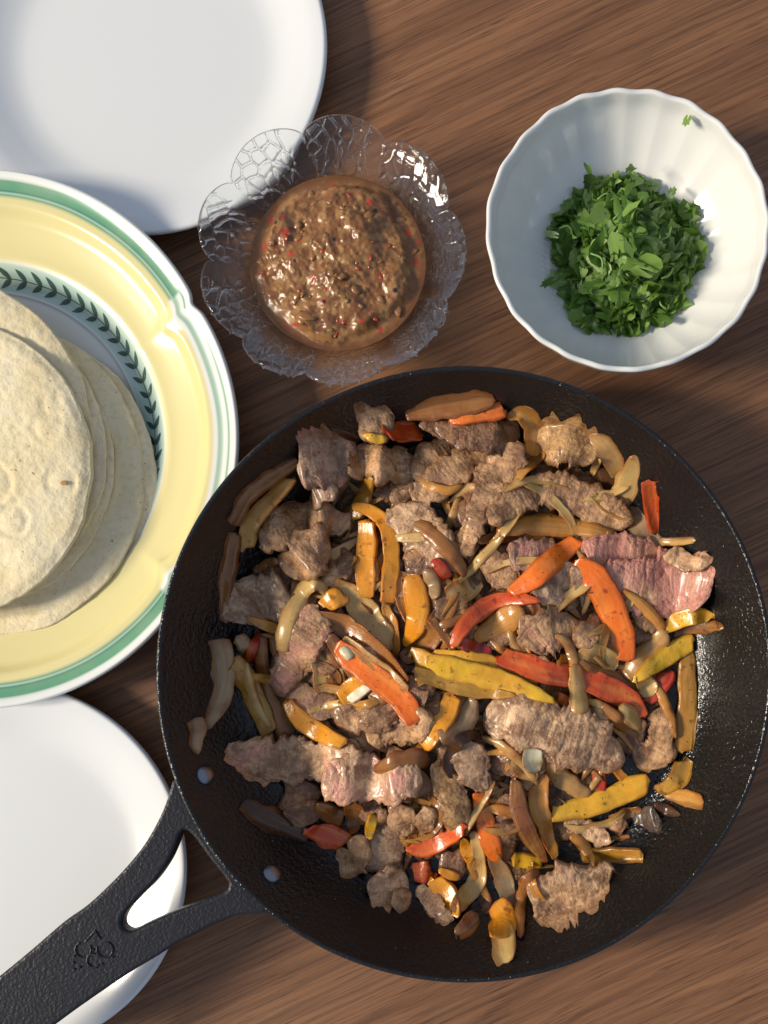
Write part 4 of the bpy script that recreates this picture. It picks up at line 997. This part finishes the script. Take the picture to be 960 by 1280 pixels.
('o','F','brown',0,[(160,490,18),(260,570,42),(370,615,52),(480,660,56),(565,725,30)],'long thin brown onion skin above the red orange strip on the right'),
('p','F','amber',0,[(110,540,54),(160,535,62),(200,545,44)],'tiny amber pepper bit above the red orange strip on the right'),
('p','F','brown',0,[(680,415,30),(800,380,66),(890,372,56),(938,386,18)],'dark brown pepper skin beneath the yellow strip at the far right'),
('p','F','yellow',0,[(640,385,50),(730,335,88),(820,318,80),(884,332,40)],'bright yellow pepper strip at the far right under the pink beef'),
('p','J','ochre',0,[(765,-320,76),(765,-150,104),(766,0,112),(752,150,116),(738,290,118)],'long ochre pepper strip running down the right pan wall'),
('p','J','ochre',0,[(745,330,100),(715,430,112),(640,500,88),(565,512,40)],'curled yellow ochre pepper end at the foot of the long ochre strip'),
('m','J','tan',.05,[(600,10,110),(610,110,140),(605,220,150),(570,310,190),(545,400,130)],'rolled tan beef strip with dark cross bands at the right edge'),
('o','F','brown',0,[(20,640,50),(90,670,80),(170,700,60)],'brown onion slice under the red orange strip near the upright pale onion'),
('p','F','orange',0,[(105,715,44),(150,745,62),(185,770,36)],'tiny orange pepper bit above the large ridged beef slice'),
('p','E','amber',0,[(430,710,80),(405,790,104),(355,870,110),(300,945,100),(280,985,60)],'amber pepper strip below the two big yellow strips with onion over it'),
# --- lower half, first layer
('m','G','brown',0,[(610,330,110),(590,420,170),(575,500,165),(540,570,70)],'grey brown beef lump hanging below the long pink slab at lower left'),
('p','G','brown',0,[(650,470,60),(710,500,100),(800,545,110)],'brown ochre pepper piece above the red orange one at lower left'),
('p','G','redorange',0,[(610,585,60),(710,615,110),(820,655,110)],'red orange pepper strip at the lower left edge of the heap'),
('m','G','tan',.1,[(765,690,50),(830,735,130),(890,715,170),(940,720,70)],'tan beef chunk at the lower left just below the red orange strip'),
('p','H','yellow',0,[(228,470,44),(212,540,56),(204,598,28)],'tiny bright yellow pepper bit in the gap at lower left of the heap'),
('m','H','tan',0,[(470,440,70),(490,500,96),(485,570,50)],'small tan beef knob with an onion ring beside it at lower centre'),
('o','H','brown',0,[(510,380,30),(548,440,46),(555,510,50),(520,570,30)],'brown onion ring around the small tan beef knob at lower centre'),
('m','H','gold',0,[(545,200,70),(570,280,100),(620,360,130),(645,440,140),(640,510,120),(610,555,56)],'golden tan beef strip standing down the lower centre'),
('m','H','grey',.0,[(715,100,120),(725,210,160),(735,300,150),(735,350,110)],'dark grey beef block with a tan streak at lower centre'),
('m','H','brown',0,[(560,680,60),(620,710,120),(690,740,110)],'brown beef scrap behind the C shaped onion near the bottom'),
('p','K','amber',0,[(230,320,30),(300,355,60),(360,380,36)],'tiny amber pepper flake left of the C shaped onion near the bottom'),
('p','I','orange',0,[(100,470,90),(120,620,125),(160,760,130),(205,890,110),(240,940,50)],'orange pepper strip fading to yellow, running down the lower centre'),
('o','I','dark',0,[(195,215,70),(270,190,140),(350,180,80)],'glossy dark caramelised onion blister left of the pale yellow chip'),
('o','I','tan',0,[(300,280,60),(400,335,100),(490,390,60)],'tan onion slice under the pale yellow chip'),
('o','I','tan',0,[(530,230,110),(620,380,160),(730,460,150),(850,495,60)],'large translucent tan onion right of the pale yellow chip'),
('m','J','light',.25,[(20,740,50),(130,755,112),(230,785,100),(315,825,44)],'small pinkish beef strip under the big yellow strip at lower right'),
('o','J','brown',0,[(290,692,44),(400,660,62),(490,628,34)],'brown onion slice along the underside of the big yellow strip'),
('p','K','yellow',0,[(670,262,84),(760,265,95),(860,272,80)],'short bright yellow pepper piece with a white glint near the bottom'),
('m','L','light',.25,[(270,490,80),(345,410,210),(430,370,225),(515,345,185),(600,300,130),(665,275,80)],'pinkish light beef slice at the bottom right of the heap'),
('o','J','amber',0,[(60,780,44),(130,830,70),(180,920,52),(208,975,18)],'amber onion sliver between the small pinkish beef and the bottom beef slice'),
# --- second layer
('m','G','light',.35,[(225,155,40),(310,200,145),(430,232,195),(560,245,205),(690,240,180),(800,235,150),(890,230,90)],'long pinkish beef slab at the lower left of the heap'),
('m','H','light',.55,[(-30,280,140),(80,305,215),(200,300,205),(320,305,185),(430,300,150),(475,300,100)],'second pink beef slab overlapping the right end of the long one'),
('o','H','brown',0,[(130,410,80),(135,490,100),(118,575,30)],'brown onion shred hanging from the second pink beef slab'),
('o','H','brown',0,[(225,255,30),(320,232,112),(430,208,134),(508,205,70)],'translucent brown onion draped over the second pink beef slab'),
('m','J','light',.12,[(-455,50,110),(-340,85,235),(-200,120,290),(-60,165,320),(80,205,320),(200,240,280),(300,270,210),(365,240,90)],'large ridged beef slice right of the centre below the red orange strip'),
('m','D','tan',.45,[(335,700,90),(395,600,150),(465,480,190),(525,370,190),(555,280,100)],'tan beef slice with a pink patch under the arched onion on the left'),
('p','D','amber',0,[(390,740,56),(460,830,92),(560,905,90),(690,965,60)],'curved orange yellow pepper strip above the long pinkish beef slab'),
('p','A','amber',0,[(720,570,30),(800,590,62),(870,640,72),(912,740,72),(918,860,76),(905,960,78),(895,1060,66)],'curved yellow pepper strip hooking around the bright straight one'),
('p','A','amber',0,[(795,640,84),(796,750,100),(790,860,100),(788,960,96),(800,1035,60)],'bright orange yellow straight pepper strip in the upper left of the heap'),
('o','D','pale',0,[(625,145,60),(715,220,110),(800,330,132),(860,420,124),(895,505,56)],'large glossy white onion slice in the left centre'),
('o','D','amber',0,[(885,260,36),(920,370,72),(938,470,58),(936,530,24)],'small amber onion sliver right of the large glossy white slice'),
('o','D','pale',0,[(372,505,66),(385,400,92),(420,285,100),(480,190,92),(540,160,66),(585,200,52),(592,260,28)],'arched pale onion ring with a browned rim in the left centre'),
('p','D','amber',0,[(580,280,76),(635,235,104),(690,215,70)],'stubby orange pepper cube beside the arched pale onion'),
('p','D','brown',0,[(600,420,60),(700,540,90),(800,650,100),(900,740,90)],'dull brown pepper strip beneath the orange red strip left of centre'),
('p','D','amber',0,[(655,745,70),(730,675,96),(800,610,46)],'amber pepper piece with a shiny side beneath the orange red strip'),
('p','D','white',0,[(705,745,40),(760,705,50),(818,668,34)],'small shiny white pith chip left of centre'),
('p','D','orange',0,[(640,460,60),(720,530,110),(820,610,112),(920,690,112),(1000,780,108),(1032,865,64)],'orange red pepper strip with a red tip running down left of centre'),
('o','D','tan',0,[(675,425,30),(780,515,52),(900,610,62),(1000,695,40)],'tan onion skin lying along the upper edge of the orange red strip'),
('o','D','brown',0,[(550,315,50),(680,370,104),(800,450,112),(900,545,112),(1000,650,60)],'long brown onion slice left of centre above the orange red strip'),
('o','D','white',0,[(670,470,36),(695,505,62),(720,535,40)],'shiny cream onion nugget under the long brown onion'),
('o','B','brown',0,[(180,635,34),(290,690,84),(385,765,90),(455,860,66),(482,925,24)],'brown onion slice resting on the flaky light beef'),
('o','B','amber',0,[(695,128,34),(760,118,60),(815,165,92),(835,240,104),(812,320,60)],'arched amber onion slice at the top right of the heap'),
('p','E','amber',0,[(215,110,70),(236,200,112),(250,300,114),(222,400,92),(182,470,30)],'thick curved yellow pepper strip just left of the centre'),
('p','E','yellow',0,[(320,500,30),(480,525,66),(620,562,86),(760,610,66),(860,650,26)],'flat yellow pepper strip behind the two big ones at the centre'),
('p','E','ochre',0,[(225,605,66),(350,640,84),(500,680,86),(640,708,56),(740,716,18)],'lower of the two big yellow strips at the centre, darker and tapering'),
('p','E','yellow',0,[(222,535,110),(360,570,116),(520,605,118),(680,652,112),(820,700,80),(940,748,26)],'upper of the two big yellow strips at the centre, with black char marks'),
('o','E','grey',0,[(530,725,50),(495,800,112),(440,885,112),(350,925,70)],'grey translucent onion curving over the amber strip below the centre'),
('p','F','redorange',0,[(-185,520,84),(-60,562,115),(80,608,114),(220,632,112),(345,675,122),(455,735,112),(538,828,56)],'long red orange pepper strip crossing the centre right'),
('p','E','orange',0,[(1055,-65,70),(960,12,110),(880,80,112),(800,150,104),(705,208,46)],'diagonal orange pepper strip rising to the right above the centre'),
('p','F','orange',0,[(200,40,56),(290,120,130),(352,225,140),(398,345,132),(432,455,122),(446,548,84)],'bright orange pepper strip hanging below the pink beef on the right'),
('o','F','tan',0,[(440,620,100),(530,535,122),(610,440,100),(655,395,46)],'brownish onion slice right of the lower end of the bright orange strip'),
('p','F','yellow',0,[(480,645,28),(580,575,84),(700,490,104),(792,445,70)],'yellow pepper strip pointing up to the right beside the brownish onion'),
('o','F','pale',0,[(520,605,60),(562,680,92),(586,718,56)],'square pale onion chip under the tip of the yellow strip on the right'),
('o','F','pale',0,[(200,560,80),(215,680,92),(222,812,84)],'upright pale onion band lying across the long red orange strip'),
('o','F','brown',0,[(325,765,46),(420,850,74),(510,930,30)],'shiny brown onion skin below the end of the long red orange strip'),
('o','F','pale',0,[(415,765,50),(490,830,88),(522,895,36)],'pale onion wedge under the end of the long red orange strip'),
('p','J','yellow',0,[(-58,655,96),(80,632,124),(220,592,130),(360,542,132),(470,492,134),(535,472,104)],'big bright yellow pepper strip at the lower right'),
('o','I','white',0,[(462,185,110),(455,270,132),(478,355,70)],'pale yellow onion heart chip in the lower centre'),
('p','I','brown',0,[(345,390,60),(360,520,110),(385,650,114),(440,770,112),(500,870,90),(540,955,50)],'charred amber brown pepper strip in the lower centre'),
('o','I','amber',0,[(550,365,50),(500,450,122),(495,560,140),(530,700,100),(570,820,84),(610,935,50)],'folded amber onion skin beside the charred strip in the lower centre'),
('o','H','dark',0,[(765,72,36),(680,88,62),(615,150,54),(598,230,52),(618,292,26)],'nearly black glossy onion strip curling over the dark grey beef block'),
('p','K','redorange',0,[(42,185,46),(130,205,88),(230,165,92),(320,112,90),(395,75,56)],'curved red orange pepper strip at the lower centre of the heap'),
('p','K','redorange',0,[(75,325,90),(140,332,122),(200,335,116)],'small red orange pepper block near the bottom left of the heap'),
('p','K','amber',0,[(200,370,90),(270,450,122),(320,545,90),(332,615,44)],'flat amber pepper piece with scraped flesh near the bottom'),
('p','K','amber',0,[(372,135,36),(402,200,72),(422,278,34)],'small upright amber pepper flake left of the C shaped onion top'),
('o','K','pale',0,[(440,90,40),(470,230,72),(475,330,84),(440,430,112),(370,520,100),(308,572,50)],'C shaped pale onion slice near the bottom of the heap'),
('o','K','grey',0,[(555,230,70),(605,340,100),(640,445,102),(652,550,70)],'long brownish grey onion slice right of the C shaped one'),
('o','K','pale',0,[(590,640,130),(620,730,152),(645,800,110),(652,860,36)],'pale onion tip at the very bottom of the heap'),
('p','K','amber',0,[(565,520,110),(605,580,150),(620,645,172),(610,715,140)],'yellow amber pepper cap sitting on the pale onion tip at the bottom'),
('o','K','brown',0,[(835,325,54),(770,380,80),(732,480,64),(720,590,62),(726,695,34)],'blistered dark onion strip on the left end of the bottom beef slice'),
]
def fillers(count):
    """small browned scraps half buried in the gaps"""
    made = {}
    for k in range(count):
        q_ = k % 2; a = prnd.uniform(-PI, PI); R = float(np.interp(a, pa[o_], prr[o_], period=2 * PI)) * .86 * math.sqrt(prnd.random())
        x_, y_ = mc[0] + R * math.cos(a), mc[1] + R * math.sin(a); px, py = NX + x_ / sc(.012), NY - y_ / sc(.012)
        b = prnd.uniform(0, PI); meat = k % 4 == 0; L = prnd.uniform(18, 32) if meat else prnd.uniform(22, 46); w = prnd.uniform(24, 36) if meat else prnd.uniform(8, 13); dx, dy = L * math.cos(b), L * math.sin(b); cv = prnd.uniform(-15, 15)
        if meat: kind, tone = 'm', prnd.choice(['brown', 'brown', 'tan'])
        else: kind, tone = 'o', prnd.choice(['brown', 'brown', 'amber', 'amber', 'tan'])
        o = piece(kind, 'Q', tone, 0, [(px - dx, py - dy, w * (.5 if kind == 'm' else .18)), (px - cv * math.sin(b), py + cv * math.cos(b), w), (px + dx, py + dy, w * (.45 if kind == 'm' else .16))], None)
        made.setdefault((kind, tone), []).append(o)
    for (kind, tone), obs in made.items():                       # one uncountable bed of scraps per kind
        bm = bmesh.new()
        for o in obs:
            me = o.data.copy(); me.transform(Matrix.Translation(o.location)); bm.from_mesh(me); bpy.data.meshes.remove(me)
        me = bpy.data.meshes.new('scraps'); bm.to_mesh(me); bm.free(); me.materials.append((M_beef if kind == 'm' else M_oni).m)
        r = bpy.data.objects.new('beef_scraps' if kind == 'm' else 'onion_scraps', me); COL.objects.link(r)
        recenter(r, (mc[0], mc[1], .005)); r.color = (*(BEEF if kind == 'm' else ONI)[tone], 0)
        tag(r, {'m': 'small %s beef scraps half buried between the larger pieces in the pan', 'o': 'small %s onion scraps half buried between the larger pieces in the pan'}[kind] % {'dark': 'blackened'}.get(tone, tone), 'scraps', kind='stuff')
        for o in obs: bpy.data.meshes.remove(o.data)
laid, near = [], set()
def strands(count):
    """thin glossy onion strands tangled between the pieces already laid; each is named after the piece beside it"""
    n_, tries = 0, 0
    while n_ < count and tries < 6000:
        tries += 1
        a = prnd.uniform(-PI, PI); R = float(np.interp(a, pa[o_], prr[o_], period=2 * PI)) * .97 * math.sqrt(prnd.random())
        x_, y_ = mc[0] + R * math.cos(a), mc[1] + R * math.sin(a)
        i, j = hm_at(np.array([x_]), np.array([y_]))
        px, py = NX + x_ / sc(.02), NY - y_ / sc(.02)
        cand = sorted(((q.location.x - x_) ** 2 + (q.location.y - y_) ** 2, l) for q, l in laid)[:3]
        cand = [q for q in cand if q[1] not in near and len(q[1].split()) <= 11]
        if not cand or cand[0][0] > .022 ** 2: continue
        b = prnd.uniform(0, PI); L = prnd.uniform(28, 50); w = prnd.uniform(9, 14); dx, dy = L * math.cos(b), L * math.sin(b); cv = prnd.uniform(-12, 12)
        f_ = np.linspace(-1, 1, 7); i, j = hm_at(x_ + dx * f_ * sc(.02), y_ - dy * f_ * sc(.02))
        if np.mean(HM[i, j]) > .0210 or HM[i, j].max() > .028: continue      # only where the heap still has a gap
        l = cand[0][1]; near.add(l); n_ += 1
        tone = prnd.choice(['amber', 'amber', 'tan', 'pale', 'pale'])
        piece('o', 'Q', tone, 0, [(px - dx, py - dy, w * .4), (px - dx * .4 - cv * math.sin(b), py - dy * .4 + cv * math.cos(b), w), (px + dx * .4 - cv * math.sin(b), py + dy * .4 + cv * math.cos(b), w * .95), (px + dx, py + dy, w * .35)],
              'thin %s strand by the %s' % ({'amber': 'golden'}.get(tone, tone), l))
first = next(k for k, q in enumerate(PIECES) if q[5].startswith('small dark grey beef piece at the top left'))
second = next(k for k, q in enumerate(PIECES) if q[5].startswith('long pinkish beef slab'))
for k, (kind, tile, tone, pink, pts_, label) in enumerate(PIECES):
    if k == first: fillers(290)
    if k == second: strands(70)
    po = piece(kind, tile, tone, pink, pts_, label); laid.append((po, label))

# loose crumbs and oil beads on the bare steel
bm = bmesh.new(); rnd = random.Random(3)
for k in range(420):
    a = rnd.gauss(-.35, 1.0) if rnd.random() < .75 else rnd.uniform(-PI, PI); r_ = FR * math.sqrt(rnd.uniform(.40, .97))
    x_, y_ = fc.x + r_ * math.cos(a), fc.y + r_ * math.sin(a)
    i, j = hm_at(np.array([x_]), np.array([y_])); f_ = float(pan_floor(x_, y_))
    if HM[i[0], j[0]] > f_ + .0012: continue
    rad = rnd.choice([.0002, .0003, .0004, .00055, .0008]) 
    bmesh.ops.create_icosphere(bm, subdivisions=1, radius=rad, matrix=Matrix.Translation((x_, y_, f_ + rad * .1)) @ Matrix.Diagonal((1.2, 1.0, .55, 1)))
for f_ in bm.faces: f_.smooth = True
me = bpy.data.meshes.new('oil_beads'); bm.to_mesh(me); bm.free(); me.materials.append(M_oil.m)
o = bpy.data.objects.new('oil_beads', me); COL.objects.link(o); tag(o, 'tiny shiny oil beads spattered on the bare black steel of the pan', 'oil', kind='stuff')
